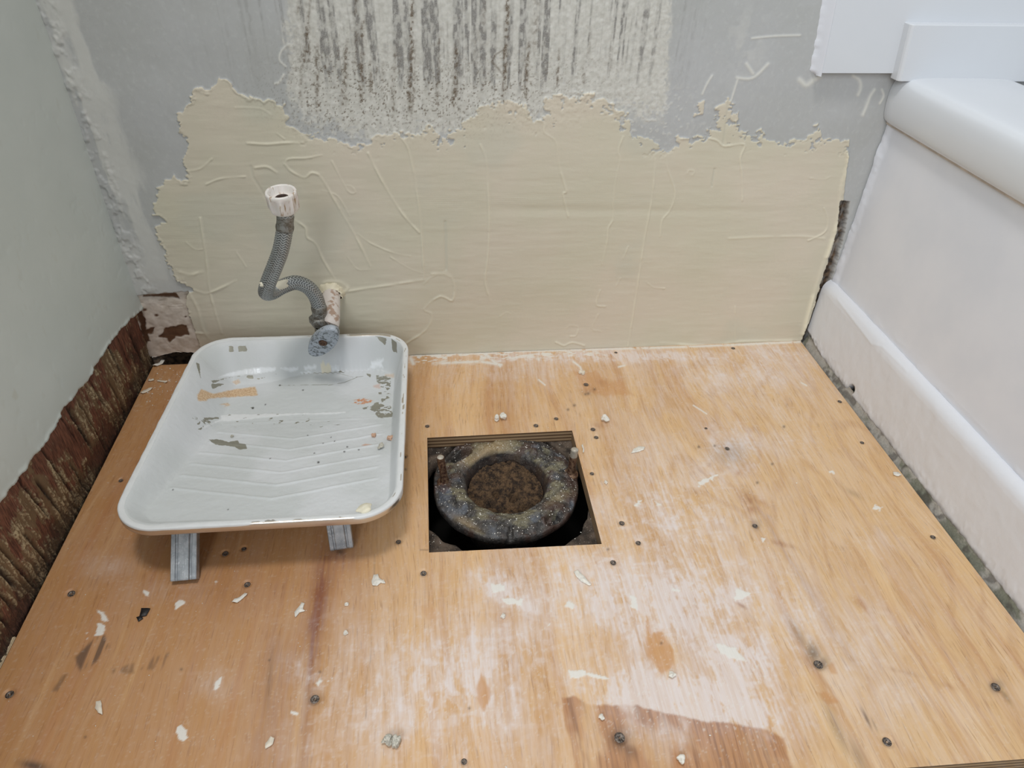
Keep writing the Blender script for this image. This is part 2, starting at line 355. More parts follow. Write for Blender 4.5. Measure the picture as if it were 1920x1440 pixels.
    wartz = 0.0016 * sstep(40, 0, np.abs(cu - 12)) * sstep(-0.1, 0.5, fbm(x * 140, z * 90, 43, 3)) * sstep(560, 540, v)
    y = -(th + edge + wav + comb - step_ * 0.8 + 0.00095 * ridg * (0.45 + 0.9 * sstep(-.3, .3, fbm(x * 45, z * 45, 47, 2))) - 0.0010 * groove + stip + wartz + 0.0006 * drips + 0.0004 * cornr + 0.0004 * speckle_l)
    y = y + 0.026 * hole + 0.010 * crack
    y[zs.searchsorted(0.498) * len(xs):] = 0
    dark = np.clip(hole + crack * (1 - 0.35 * sstep(0.0, 0.4, fbm(x * 300, z * 90, 44, 2))), 0, 1)  # openings coloured dark to stand for the unlit void behind
    thin = sstep(0.05, 0.5, fbm(x * 11, z * 13, 45, 3) + 0.9 * blob(u, v, 640, 420, 90, 60) - 0.15) * 0.8 * beige
    thin = np.maximum(thin, blob(u, v, 605, 470, 40, 50) * 0.7); thin = np.maximum(thin, groove * 1.0)
    thin = np.maximum(thin, polymask(u, v, [(354, 592), (384, 592), (390, 622), (360, 622)], 4) * .6)
    A = np.stack([beige, white, np.clip(gr, 0, 1), np.clip(br, 0, 1)], 1)
    ridg = ridg * (0.3 + 0.7 * sstep(-.3, .3, fbm(x * 45, z * 45, 47, 2)))
    B = np.stack([dark, np.clip(np.maximum(np.maximum(cornr * 0.6, drips), speckle_l * .8), 0, 1), ridg, thin], 1)
    m = NT('painted_and_filled_plaster', 0.55)
    be, wh, g, b = m.attr('A'); dk, li, ri, tn = m.attr('B')
    n1 = m.noise(scale=7, detail=5); n2 = m.noise(scale=160, detail=3); n3 = m.noise(scale=900, detail=2)
    paint = m.mix(m.ramp(n1, 0.3, 0.7), C8(177, 179, 177), C8(185, 187, 188))
    paint = m.mix(m.math('MULTIPLY', m.ramp(n2, 0.5, 0.75), 0.25), paint, C8(205, 208, 206))
    paint = m.mix(li, paint, C8(214, 214, 208))
    rough_pl = m.mix(m.ramp(n2, 0.35, 0.65), C8(200, 199, 191), C8(214, 213, 206))
    c = m.mix(m.math('MULTIPLY', wh, 0.95), paint, rough_pl)
    c = m.mix(m.math('MULTIPLY', g, m.ramp(n3, 0.3, 0.6, 0.65, 0.95)), c, C8(128, 126, 123))
    c = m.mix(m.math('MULTIPLY', b, m.ramp(n3, 0.3, 0.6, 0.55, 0.95), True), c, C8(98, 82, 62))
    cream = m.mix(m.ramp(n1, 0.35, 0.68), C8(207, 202, 182), C8(213, 204, 187))
    cream = m.mix(m.math('MULTIPLY', tn, 0.7), cream, C8(200, 198, 182))
    cream = m.mix(m.math('MULTIPLY', ri, 0.55), cream, C8(232, 226, 203))  # highlight on the trowel ridges painted into the cream
    bf = m.ramp(be, 0.42, 0.58)
    c = m.mix(bf, c, cream)
    c = m.mix(m.math('MULTIPLY', m.math('MULTIPLY', b, bf), 0.35), c, C8(112, 88, 66))
    vd = m.mix(m.ramp(n2, .35, .65), C8(50, 40, 32), C8(112, 92, 72))
    c = m.mix(dk, c, vd)
    m.base(c); h = m.math('ADD', m.math('MULTIPLY', n2, 0.6), m.math('MULTIPLY', n3, 0.4)); m.bump(h, 0.25, 0.0006)
    V = np.stack([x, y, z], 1)
    o = mesh_np('wall_back', V, gridfaces(len(xs), len(zs)), m.m, attrs={'A': A, 'B': B})
    tag(o, 'grey back wall with a ragged patch of cream filler and a mould-streaked area above', 'wall', kind='structure')
back_wall()
wood_void = plain('dark_cavity', C8(20, 17, 14), 0.95)

def corner_board():
    xs = np.arange(-0.412, -0.300, 0.001); zs = np.arange(0.004, 0.132, 0.001)
    X, Z = np.meshgrid(xs, zs); x = X.ravel(); z = Z.ravel()
    u, v = PX(np.stack([x, np.full_like(x, 0.003), z], 1))
    j = 2.5 * fbm(x * 150, z * 150, 5, 3)
    br = polymask(u, v, [(308, 615), (326, 613), (340, 608), (350, 610), (354, 628), (345, 630), (330, 632), (318, 644), (312, 636), (298, 632), (306, 626)], 1.2, j)
    br = np.maximum(br, polymask(u, v, [(258, 578), (266, 582), (272, 600), (274, 618), (290, 614), (286, 624), (276, 626), (280, 640), (270, 650), (262, 610), (256, 590)], 1.2, j))
    br = np.maximum(br, polymask(u, v, [(268, 554), (310, 550), (330, 549), (338, 562), (326, 558), (300, 557), (268, 557)], 1.0, j * .5))
    for cx, cy, r in [(348, 594, 2.5), (271, 582, 4), (293, 592, 4), (282, 625, 5)]: br = np.maximum(br, np.exp(-(np.hypot(u - cx, (v - cy) * 1.6) / r) ** 4))
    crk = sstep(0.35, 0.5, fbm(x * 60, z * 500, 8, 3)) * 0.5 * sstep(600, 560, v)
    # lower edge curls up away from the floor
    low = 0.0115 + 0.006 * np.sin(np.clip((x + 0.40) / 0.065, 0, 1) * math.pi * 0.9) + 0.001 * fbm(x * 200, x * 0, 9)
    zz = np.maximum(z, low)
    y = 0.0035 - 0.0012 * fbm(x * 70, z * 70, 10, 3) + 0.001 * br + 0.0006 * crk
    m = NT('flaking_cream_paint_on_board', 0.6); a, b, c_, d = m.attr('A'); n = m.noise(scale=120); n4 = m.noise(m.mapping((30, 30, 300)), 1.0, 3)
    col = m.mix(m.ramp(n, 0.3, 0.7), C8(206, 195, 182), C8(222, 213, 203))
    col = m.mix(m.math('MULTIPLY', b, 0.8), col, C8(150, 132, 112))
    col = m.mix(a, col, m.mix(n4, C8(78, 54, 40), C8(116, 84, 60))); m.base(col); m.bump(n, 0.4, 0.001)
    o = mesh_np('baseboard_back', np.stack([x, y, zz], 1), gridfaces(len(xs), len(zs)), m.m, attrs={'A': np.stack([br, crk, br, br], 1)})
    tag(o, 'stub of old board in the left corner with flaking cream paint showing brown', 'baseboard', kind='structure')
corner_board()

# ================================================================== LEFT WALL
def left_wall():
    ys = np.arange(-0.95, 0.03, 0.0016); ts = np.concatenate([np.linspace(0, 1, 200), np.linspace(1.02, 3.0, 20)])
    Y, T = np.meshgrid(ys, ts); y = Y.ravel(); t = T.ravel()
    edge = np.interp(ys, [-0.95, -0.42, -0.38, -0.30, -0.24, -0.18, -0.12, -0.066, -0.03, -0.011, 0.03], [.128, .122, .121, .113, .115, .107, .110, .104, .097, .092, .086])
    edge = edge + 0.0030 * fbm(ys * 70, ys * 0, 3, 4, 0.6)
    e = np.tile(edge, len(ts)); z = e + t * (0.40)
    und = 0.0012 * fbm(y * 5, z * 5, 4, 1) + 0.00006 * fbm(y * 60, z * 60, 5, 2)
    lip = 0.0022 * np.exp(-((z - e) / 0.004) ** 2) * sstep(-0.3, 0.3, fbm(y * 90, z * 90, 6))
    pits = 0.0002 * sstep(0.50, 0.62, fbm(y * 110, z * 110, 7, 2))
    x = -0.396 + und + lip - pits - 0.004 * np.exp(-((z - e) / 0.0012) ** 2)
    u, v = PX(np.stack([x, y, z], 1))
    chip = np.clip(sstep(0.52, 0.6, fbm(y * 130, z * 60, 8, 3)), 0, 1) * 0.35 + polymask(u, v, [(22, 745), (27, 728), (35, 742), (30, 750)], 1)
    m = NT('white_wall_paint', 0.42); a, b, c_, d = m.attr('A'); n = m.noise(scale=9, detail=4); n2 = m.noise(scale=260, detail=2)
    col = m.mix(m.ramp(n, 0.3, 0.7), C8(198, 204, 199), C8(205, 210, 205)); col = m.mix(m.math('MULTIPLY', a, 0.5), col, C8(190, 190, 178))
    m.base(col); m.bump(n2, 0.10, 0.0004)
    V = np.stack([x, y, z], 1)
    # return of the plaster's lower edge, going back into the wall
    n_ = len(ys); low = np.stack([np.full(n_, -0.425), ys, edge + 0.002], 1)
    V2 = np.vstack([V, low]); F = gridfaces(n_, len(ts))
    i = np.arange(n_ - 1); k = len(V); F2 = np.stack([k + i, k + i + 1, i + 1, i], 1)
    A = np.zeros((len(V2), 4)); A[:len(V), 0] = chip
    o = mesh_np('wall_left', V2, np.vstack([F, F2]), m.m, attrs={'A': A})
    tag(o, 'off-white painted left wall ending in a broken edge above bare timber', 'wall', kind='structure')

    ys = np.arange(-0.95, 0.01, 0.0011); zs = np.arange(-0.019, 0.14, 0.0011)
    Y, Z = np.meshgrid(ys, zs); y = Y.ravel(); z = Z.ravel()
    sl = y + 0.10 * z           # grain leans a little
    fib = fbm(y * 12 + z * 4, z * 60, 11, 2) * 0
    fib = fbm(sl * 330, z * 16, 12, 4, 0.6)
    rot = sstep(-0.10, 0.14, fbm(sl * 70, z * 34, 13, 5, 0.75) + 0.55 * fbm(sl * 22, z * 14, 14, 3) - 0.25 * sstep(.075, .105, z))
    pale = sstep(-0.02, 0.25, fbm(sl * 460, z * 40, 15, 3, 0.6)) * rot
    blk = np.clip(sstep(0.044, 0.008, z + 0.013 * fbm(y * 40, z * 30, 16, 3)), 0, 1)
    gouge = np.zeros_like(y)
    for y0, w0, z0, z1 in [(-.18, .0012, .0, .09), (-.27, .0014, .02, .1), (-.32, .0012, .04, .11), (-.11, .0014, .0, .07), (-.055, .0012, .03, .09), (-.38, .0013, .0, .08), (-.415, .0016, .02, .1), (-.225, .001, .05, .11), (-.455, .004, 0.0, .075), (-.40, .0035, 0.03, .11), (-.43, .002, 0.01, .05), (-.30, .002, .02, .08), (-.205, .003, .03, .10), (-.15, .0018, .05, .1), (-.085, .002, .05, .10), (-.35, .0015, .0, .06), (-.02, .003, .02, .07), (-.5, .004, .0, .09), (-.245, .0015, .0, .05)]:
        gouge = np.maximum(gouge, np.exp(-((y - y0 + 0.15 * (z - z0)) / w0) ** 2) * sstep(z0 - .01, z0 + .01, z) * sstep(z1 + .01, z1 - .01, z))
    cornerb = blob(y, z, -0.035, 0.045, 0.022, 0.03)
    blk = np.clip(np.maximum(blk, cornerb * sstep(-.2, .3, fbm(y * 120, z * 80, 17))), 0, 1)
    x = -0.4075 + 0.0012 * fib + 0.0014 * pale - 0.004 * gouge - 0.0025 * blk * 0.6 + 0.0012 * fbm(y * 60, z * 60, 18, 3)
    m = NT('rotten_timber', 0.75); a, b, c_, d = m.attr('A'); vec = m.mapping((1, 900, 70), (0.10, 0, 0)); n = m.noise(vec, 1.0, 4); n2 = m.noise(scale=400, detail=3)
    col = m.mix(m.ramp(n, 0.3, 0.7), C8(84, 50, 38), C8(146, 96, 74))
    col = m.mix(m.math('MULTIPLY', a, 0.8), col, C8(134, 112, 82))
    col = m.mix(m.math('MULTIPLY', m.math('MULTIPLY', b, m.ramp(n2, 0.35, 0.6)), 1.0), col, C8(206, 188, 152))
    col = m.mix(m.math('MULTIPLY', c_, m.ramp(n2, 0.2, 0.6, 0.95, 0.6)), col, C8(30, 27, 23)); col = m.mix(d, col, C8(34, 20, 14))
    m.base(col); m.bump(m.math('ADD', n, n2), 0.7, 0.0014)
    o = mesh_np('baseboard_left', np.stack([x, y, z], 1), gridfaces(len(ys), len(zs)), m.m, attrs={'A': np.stack([rot, pale, blk, gouge], 1)})
    tag(o, 'bare rotten reddish-brown timber strip along the foot of the left wall', 'baseboard', kind='structure')
left_wall()

# ================================================================== PLYWOOD FLOOR
HX0, HX1, HY0, HY1 = -0.0208, 0.1662, -0.3665, -0.1840
SCREWS = [(226, 900, .8), (422, 1037, 1.0), (457, 1028, .8), (747, 1015, .9), (463, 1095, 1.0), (758, 856, .8), (133, 1112, 1.1), (17, 1301, 1.1), (590, 1310, 1.2),
          (794, 1074, 1.0), (1150, 1054, 1.0), (1162, 1382, 1.4), (1535, 1245, 1.35), (1664, 1390, 1.2), (1868, 1287, 1.2), (870, 1427, .8), (801, 798, .9), (1043, 784, .9), (1005, 797, 1.0),
          (1112, 804, 1.0), (1118, 819, .9), (1099, 720, 1.1), (1375, 652, .9), (1110, 887, .8), (1166, 980, 1.0), (1197, 1017, .9), (1364, 840, .9), (1416, 985, .9), (1750, 1006, .9),
          (1575, 752, .9), (1155, 660, .7), (1324, 802, .6), (1617, 829, .8)]
SCREW_W = [(onZ((a, b)), s) for a, b, s in SCREWS]
def plywood():
    d = 0.00115
    def axis(stops):
        out = []
        for a, b in zip(stops[:-1], stops[1:]): out += list(np.linspace(a, b, max(2, int(round((b - a) / d)) + 1))[:-1])
        return np.array(out + [stops[-1]])
    xs = axis([-0.4055, HX0, HX1, 0.5595]); ys = axis([-0.632, HY0 - (HY1 - HY0), HY0, HY1, -0.0015]) if False else axis([-0.622, HY0, HY1, -0.0015])
    X, Y = np.meshgrid(xs, ys); x = X.ravel().copy(); y = Y.ravel().copy()
    # the cut-out and the front edge are a touch out of square
    kx = np.exp(-((y - HY0) / 0.05) ** 2); y = y - 0.004 * kx * np.clip((x - HX0) / (HX1 - HX0), -.2, 1.2) * (np.abs(x - 0.07) < 0.2) * sstep(0.30, 0.2, np.abs(x - 0.07))
    fr = sstep(-0.50, -0.622, y); y = y - 0.0045 * fr * np.clip((x - 0.30) / 0.18, -1, 1.5)
    u, v = PX(np.stack([x, y, np.zeros_like(x)], 1))
    n_a = fbm(x * 120, y * 60, 51, 4, 0.6); n_b = fbm(x * 40, y * 22, 52, 4, 0.6); n_f = fbm(x * 420, y * 300, 53, 3)
    n_s = fbm(x * 500, y * 45, 54, 3)
    # whitish filler dust rubbed into the surface
    film = np.zeros_like(x)
    for cx, cy, rx, ry, rot, k in [(1300, 1330, 170, 60, 8, 1.1), (1390, 1240, 70, 60, 20, .9), (1300, 1130, 150, 90, 0, .75), (1180, 1120, 130, 90, 0, .6), (1080, 1090, 120, 80, 0, .5), (940, 1100, 60, 30, 20, .75),
                                  (980, 1130, 50, 20, 20, .7), (1260, 1000, 140, 120, 0, .55), (1190, 930, 60, 80, 60, .5), (1370, 850, 60, 60, 0, .65), (1220, 870, 100, 60, 0, .35), (1380, 700, 160, 50, 0, .45), (1150, 668, 300, 14, 0, .8),
                                  (1450, 660, 80, 30, 0, .6), (850, 1300, 170, 130, 0, .62), (780, 1240, 130, 90, 0, .5), (720, 1330, 130, 100, 0, .55), (960, 1230, 130, 110, 0, .5), (1020, 1060, 120, 40, 0, .4), (580, 1260, 50, 40, 0, .45), (600, 1280, 30, 50, 0, .3), (640, 1400, 120, 50, 0, .4), (1480, 1120, 50, 120, -30, .5),
                                  (1240, 1290, 120, 30, 0, .7), (1180, 1180, 60, 80, 0, .55), (1500, 1200, 60, 60, -30, .45), (1600, 1210, 90, 90, 0, .35), (1420, 1350, 60, 40, 30, .9), (870, 1210, 80, 60, 0, .4), (400, 1280, 40, 30, 0, .3),
                                  (300, 1110, 60, 20, 0, .25), (200, 1060, 50, 20, 0, .2), (1310, 950, 80, 40, -20, .5), (1480, 830, 60, 40, 0, .35), (1640, 1010, 60, 30, 0, .25), (1700, 1300, 120, 60, 0, .3), (1000, 690, 180, 40, 0, .35), (1200, 760, 100, 40, 0, .22), (1420, 760, 120, 60, 0, .3), (640, 1180, 70, 60, 0, .18)]:
        film = np.maximum(film, blob(u, v, cx, cy, rx, ry, rot, k)) + 0.22 * blob(u, v, cx, cy, rx * 1.3, ry * 1.3, rot, k)
    film = np.clip(film, 0, 1.2)
    dust = np.clip(0.10 + 0.16 * sstep(560, 1000, u), 0, 1) * sstep(-.5, .6, n_s + n_b)
    film = film * (1 + .25 * sstep(1000, 1250, v) * sstep(1500, 1400, u) * sstep(950, 1150, u))
    wfilm = np.clip(film * (0.62 + 0.45 * n_s + 0.65 * n_b + 0.35 * n_a + 0.2 * n_f), 0, 1) * 0.85 + dust * 0.6
    ridges = sstep(0.0, 0.45, fbm(x * 300 + 6 * n_b, y * 120, 55, 2) + 0.7 * (film - 0.75)) * film
    wfilm = np.clip(wfilm + 0.40 * ridges + 0.25 * sstep(.25, .5, fbm(x * 90, y * 200, 67, 3)) * np.clip(film + .12, 0, 1), 0, 1)
    # crisp dried paint
    paint = np.zeros_like(x); jit = 4.5 * fbm(x * 240, y * 240, 56, 4, .6) - .6
    for poly in [[(331, 1366), (340, 1360), (350, 1370), (353, 1384), (344, 1392), (333, 1384)], [(1067, 1257), (1100, 1256), (1100, 1270), (1068, 1272)], [(1100, 1260), (1148, 1272), (1140, 1276), (1098, 1268)],
                 [(182, 1143), (196, 1150), (206, 1166), (196, 1168), (188, 1156)], [(184, 1170), (200, 1172), (194, 1190), (178, 1192)], [(160, 1186), (166, 1184), (164, 1198)], [(328, 1130), (346, 1122), (348, 1132), (330, 1142)],
                 [(270, 1108), (280, 1110), (278, 1118), (268, 1112)], [(405, 1278), (414, 1270), (412, 1290), (402, 1296)], [(404, 1090), (420, 1082), (404, 1098)], [(1428, 1010), (1436, 1008), (1430, 1016)],
                 [(1305, 905), (1330, 893), (1345, 890), (1335, 900), (1310, 912)], [(1223, 935), (1240, 946), (1232, 948)], [(1188, 950), (1196, 938), (1206, 936), (1194, 952)], [(1260, 1100), (1275, 1108), (1262, 1110)],
                 [(590, 1280), (600, 1272), (606, 1278), (596, 1290)], [(612, 1276), (622, 1272), (616, 1284)], [(545, 1334), (566, 1338), (560, 1342), (546, 1338)], [(1015, 1182), (1032, 1166), (1033, 1170), (1018, 1184)],
                 [(1180, 1115), (1196, 1120), (1196, 1145), (1184, 1140)], [(1340, 1205), (1380, 1215), (1400, 1240), (1380, 1240), (1350, 1225)], [(1380, 1105), (1412, 1112), (1392, 1124), (1376, 1128)], [(1066, 1125), (1078, 1130), (1074, 1145), (1060, 1136)],
                 [(920, 1094), (948, 1096), (946, 1108), (924, 1112)], [(940, 1120), (980, 1124), (978, 1134), (950, 1134)], [(1640, 945), (1655, 950), (1650, 960), (1638, 954)], [(1555, 885), (1562, 882), (1564, 890)]]:
        paint = np.maximum(paint, polymask(u, v, poly, 1.2, jit))
    # spatter of filler along the foot of the wall
    wl = sstep(26, 4, v - (669 - 0.036 * (u - 760))) * sstep(745, 765, u)
    sp1 = sstep(0.10, 0.22, fbm(x * 130, y * 330, 57, 3) + 0.30 * fbm(x * 30, y * 30, 58)) * wl * sstep(1200, 1000, u + 300 * n_b)
    stroke = np.zeros_like(x)
    for pts, wd in [([(812, 682), (850, 680), (900, 678), (940, 684)], 2.6), ([(916, 668), (925, 678), (938, 686)], 3.0), ([(1075, 678), (1088, 688), (1092, 700)], 2.0), ([(990, 668), (1005, 668), (1010, 674)], 2.6), ([(800, 666), (870, 664), (960, 661)], 1.6),
                    ([(762, 664), (900, 660), (1100, 656), (1300, 650), (1500, 641)], 2.2), ([(1160, 688), (1172, 685)], 1.8), ([(960, 672), (975, 668), (1010, 664)], 2.0), ([(1010, 712), (1022, 722)], 1.4), ([(1300, 760), (1325, 776)], 1.2), ([(1494, 712), (1512, 723)], 1.4), ([(770, 672), (775, 682)], 4)]:
        stroke = np.maximum(stroke, np.exp(-(linedist(u, v, pts) / wd) ** 2) * sstep(-0.45, 0.0, n_a + .15))
    paint = np.maximum(paint, stroke); 
    sp2 = sstep(0.52, 0.62, fbm(x * 480, y * 480, 59, 2)) * (0.12 + 0.22 * film) + sstep(0.42, 0.5, fbm(x * 300, y * 300, 66, 2)) * 0.35 * blob(u, v, 240, 700, 60, 60)
    paint = np.clip(np.maximum(np.maximum(paint, sp1), sp2), 0, 1)
    # stains and tints; the orange also paints the tray's shadow on its right
    org = np.zeros_like(x); jo = 5 * fbm(x * 170, y * 40, 60, 3)
    for poly, k in [([(1074, 696), (1100, 700), (1118, 694), (1140, 716), (1165, 712), (1188, 740), (1150, 742), (1120, 742), (1095, 730)], .75), ([(1208, 1165), (1214, 1162), (1222, 1190), (1240, 1185), (1262, 1220), (1262, 1255), (1240, 1262), (1216, 1230)], .95),
                    ([(894, 1290), (902, 1262), (914, 1290), (916, 1310), (908, 1332), (896, 1310)], .95), ([(1532, 1298), (1548, 1296), (1572, 1316), (1556, 1322), (1540, 1312)], .9), ([(1548, 1248), (1562, 1244), (1568, 1262), (1556, 1266)], .8),
                    ([(783, 1135), (805, 1130), (822, 1150), (822, 1166), (800, 1160)], .45), ([(762, 700), (800, 706), (818, 720), (816, 760), (790, 790), (775, 1000), (758, 1000)], .30), ([(1000, 1330), (1018, 1328), (1010, 1400), (1000, 1400)], .2)]:
        org = np.maximum(org, k * polymask(u, v, poly, 3.5, jo))
    brn = polymask(u, v, [(1052, 1308), (1075, 1304), (1110, 1322), (1200, 1324), (1300, 1350), (1370, 1356), (1440, 1368), (1470, 1384), (1490, 1450), (1080, 1450), (1072, 1400), (1060, 1360)], 2.5, 4 * n_a)
    brn *= 1 - 0.7 * sstep(-.1, .5, fbm(x * 60, y * 30, 61, 3) + .8 * blob(u, v, 1230, 1390, 60, 50) + .3 * blob(u, v, 1110, 1390, 8, 80))
    brn = np.maximum(brn, 0.8 * polymask(u, v, [(1300, 1352), (1370, 1356), (1440, 1368), (1470, 1384), (1490, 1450), (1290, 1450)], 3, 3 * n_a))
    for cx, cy, rx, ry, rot, k in [(1405, 935, 22, 12, 30, .7), (1412, 955, 14, 9, 0, .7), (1430, 945, 25, 8, 25, .5), (1610, 1130, 7, 14, -50, .9), (1620, 1138, 4, 10, -30, .6), (1465, 1020, 30, 5, 15, .5), (1408, 805, 6, 6, 0, .6), (1350, 880, 8, 5, 0, .5), (1330, 872, 5, 4, 0, .5), (1126, 797, 14, 7, 0, .45), (1385, 887, 5, 5, 0, .5),
                                  (1100, 735, 20, 9, 0, .35), (1130, 717, 14, 8, 20, .3), (1700, 1262, 40, 4, 15, .35), (1775, 1285, 20, 6, 20, .4), (1390, 1135, 12, 3, 30, .6), (300, 1236, 6, 3, -20, .8), (76, 1236, 7, 4, -40, .8), (560, 1280, 5, 12, 0, .2), (1045, 1322, 6, 6, 0, .7), (105, 975, 4, 4, 0, .5)]:
        brn = np.maximum(brn, blob(u, v, cx, cy, rx, ry, rot, k) * (0.6 + 0.8 * sstep(-.3, .3, n_a)))
    red = 0.9 * np.exp(-((u - (605 - 0.16 * (v - 1100))) / 22) ** 2) * sstep(1020, 1050, v) * sstep(1330, 1120, v) + 0.45 * np.exp(-((u - (520 - 0.10 * (v - 1200))) / 40) ** 2) * sstep(1060, 1250, v) + 0.5 * np.exp(-((u - (588 - 0.1 * (v - 1200))) / 10) ** 2) * sstep(1050, 1120, v)
    red = np.maximum(red, 0.7 * blob(u, v, 628, 1045, 45, 30)); red = np.maximum(red, .3 * blob(u, v, 440, 1100, 200, 70))
    red = np.maximum(red, 0.4 * np.exp(-((u - (1425 + 0.62 * (v - 960))) / (8 + 0.02 * (v - 900))) ** 2) * sstep(880, 960, v) * sstep(1300, 1200, v))
    red *= (0.75 + 0.5 * n_s)
    grey = np.zeros_like(x)
    comb = sstep(-0.25, 0.15, fbm(x * 420, y * 22, 62, 2) + 0.1)
    for poly, k in [([(140, 1232), (180, 1194), (196, 1190), (204, 1212), (180, 1240), (150, 1262)], .85), ([(98, 1296), (118, 1266), (126, 1264), (112, 1296)], .6), ([(210, 1255), (250, 1244), (250, 1262), (212, 1262)], .5), ([(262, 1255), (290, 1232), (320, 1222), (300, 1256)], .5)]:
        grey = np.maximum(grey, k * polymask(u, v, poly, 4, 3 * n_a) * comb)
    for cx, cy, rx, ry, rot, k in [(1162, 1386, 20, 18, 60, .9), (1180, 1405, 10, 20, -30, .6), (1525, 1225, 12, 22, -30, .8), (1500, 1195, 9, 40, -32, .4), (1868, 1287, 12, 11, 0, .9), (1885, 1305, 5, 18, -35, .5), (63, 1436, 26, 9, 10, 1.0), (590, 1310, 14, 14, 0, .5), (1370, 850, 32, 22, 0, .35), (1417, 985, 8, 10, -30, .6), (1540, 1243, 14, 12, 0, .8),
                                  (505, 1275, 5, 60, 5, .3), (1625, 1347, 3, 20, -25, .8), (1640, 1360, 2, 14, -25, .5), (1570, 1370, 10, 60, -25, .4), (1610, 1420, 12, 40, -25, .4), (1600, 925, 18, 5, 30, .3), (638, 1035, 8, 5, 0, .8)]:
        grey = np.maximum(grey, blob(u, v, cx, cy, rx, ry, rot, k))
    for cx, cy in [(1103, 738), (1115, 730), (1098, 739), (505, 1238), (1075, 830), (600, 1260), (880, 1328), (1240, 1206), (340, 1255), (160, 1382), (1065, 768), (1077, 760), (1340, 836), (1310, 838), (1420, 905), (1448, 870), (1470, 800), (1140, 1030), (760, 880)]:
        grey = np.maximum(grey, 0.8 * np.exp(-(np.hypot(u - cx, v - cy) / 2.6) ** 2))
    seam = np.exp(-(linedist(u, v, [(703, 1040), (694, 1240), (686, 1280), (686, 1440)]) / 1.2) ** 2) * 0.45 * sstep(-.5, .3, n_s)
    grey = np.maximum(grey, seam)
    grey = np.maximum(grey, 0.6 * np.exp(-(linedist(u, v, [(788, 1031), (803, 1031)]) / 1.2) ** 2))
    z = 0.00025 * paint + 0.00012 * wfilm * n_f - 0.00015 * sstep(0.2, 0.6, fbm(x * 520, y * 30, 63, 2))
    for p, s in SCREW_W:
        r = np.hypot(x - p[0], y - p[1]); z = z - 0.0014 * sstep(0.0052 * s, 0.0036 * s, r)
    cxx = (xs[:-1] + xs[1:]) / 2; cyy = (ys[:-1] + ys[1:]) / 2
    KX, KY = np.meshgrid(cxx, cyy); keep = ~((KX > HX0) & (KX < HX1) & (KY > HY0) & (KY < HY1))
    # --- top
    nu, nv = len(xs), len(ys); V = np.stack([x, y, z], 1); F = gridfaces(nu, nv, keep)
    # --- edges (thickness)
    TH = 0.0175; extra = []; EF = []; base = len(V)
    ix0, ix1 = int(np.argmin(abs(xs - HX0))), int(np.argmin(abs(xs - HX1))); iy0, iy1 = int(np.argmin(abs(ys - HY0))), int(np.argmin(abs(ys - HY1)))
    loops = [[(i, 0) for i in range(nu)] + [(nu - 1, j) for j in range(1, nv)] + [(i, nv - 1) for i in range(nu - 2, -1, -1)] + [(0, j) for j in range(nv - 2, 0, -1)],
             ([(i, iy0) for i in range(ix0, ix1 + 1)] + [(ix1, j) for j in range(iy0 + 1, iy1 + 1)] + [(i, iy1) for i in range(ix1 - 1, ix0 - 1, -1)] + [(ix0, j) for j in range(iy1 - 1, iy0, -1)])[::-1]]
    for lp in loops:
        idx = [j * nu + i for i, j in lp]; rows = []
        # own top row, so that the cut edge is crisp against the face
        for k, dz in enumerate((0.0, -0.0004, -0.004, -0.0088, -0.0132, -TH)):
            rows.append(list(range(base + len(extra), base + len(extra) + len(idx))))
            for q in idx:
                p = V[q].copy(); p[2] = dz if k else p[2]; extra.append(p)
        for r0, r1 in zip(rows[:-1], rows[1:]):
            for k in range(len(idx)):
                k2 = (k + 1) % len(idx); EF.append((r0[k], r1[k], r1[k2], r0[k2]))
    V2 = np.vstack([V, np.array(extra)]); ne = len(extra)
    A = np.stack([wfilm, paint, org, np.clip(brn, 0, 1)], 1); B = np.stack([np.clip(red, 0, 1), np.clip(grey, 0, 1), np.zeros_like(x), np.ones_like(x)], 1)
    A = np.vstack([A, np.zeros((ne, 4))]); eB = np.zeros((ne, 4)); eB[:, 2] = 1; B = np.vstack([B, eB])
    m = NT('worn_plywood', 0.5); wf, pt, og, bn = m.attr('A'); rd, gy, ed, _ = m.attr('B')
    warp = m.noise(m.mapping((3, 1.2, 1)), 1.6, 2)
    sepx = m.n('ShaderNodeSeparateXYZ'); m.L(m.tc.outputs['Object'], sepx.inputs[0])
    xx, yy, zz = sepx.outputs
    cmb = m.n('ShaderNodeCombineXYZ'); m.L(m.math('ADD', xx, m.math('MULTIPLY', warp, 0.10)), cmb.inputs[0]); m.L(yy, cmb.inputs[1])
    def st(sx, sy, det=4, rough=0.6, off=0.0):
        mp = m.n('ShaderNodeMapping'); mp.inputs['Scale'].default_value = (sx, sy, 1); mp.inputs['Location'].default_value = (off, off * 0.7, 0)
        m.L(cmb.outputs[0], mp.inputs[0]); return m.noise(mp.outputs[0], 1.0, det, rough)
    bands = st(17, 1.2, 3, 0.5); fine = st(260, 14, 3, 0.6, 3.0); mid = st(60, 2.5, 3, 0.55, 7.0); pores = st(700, 40, 2, 0.6, 5.0); big = m.noise(scale=3.0, detail=2)
    col = m.mix(m.ramp(bands, 0.30, 0.70), C8(198, 154, 108), C8(220, 180, 132))
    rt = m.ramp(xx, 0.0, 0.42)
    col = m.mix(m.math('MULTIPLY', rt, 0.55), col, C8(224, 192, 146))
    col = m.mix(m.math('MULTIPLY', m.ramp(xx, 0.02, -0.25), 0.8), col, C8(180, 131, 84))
    col = m.mix(m.math('MULTIPLY', m.ramp(mid, 0.50, 0.75), 0.46), col, C8(180, 124, 82))
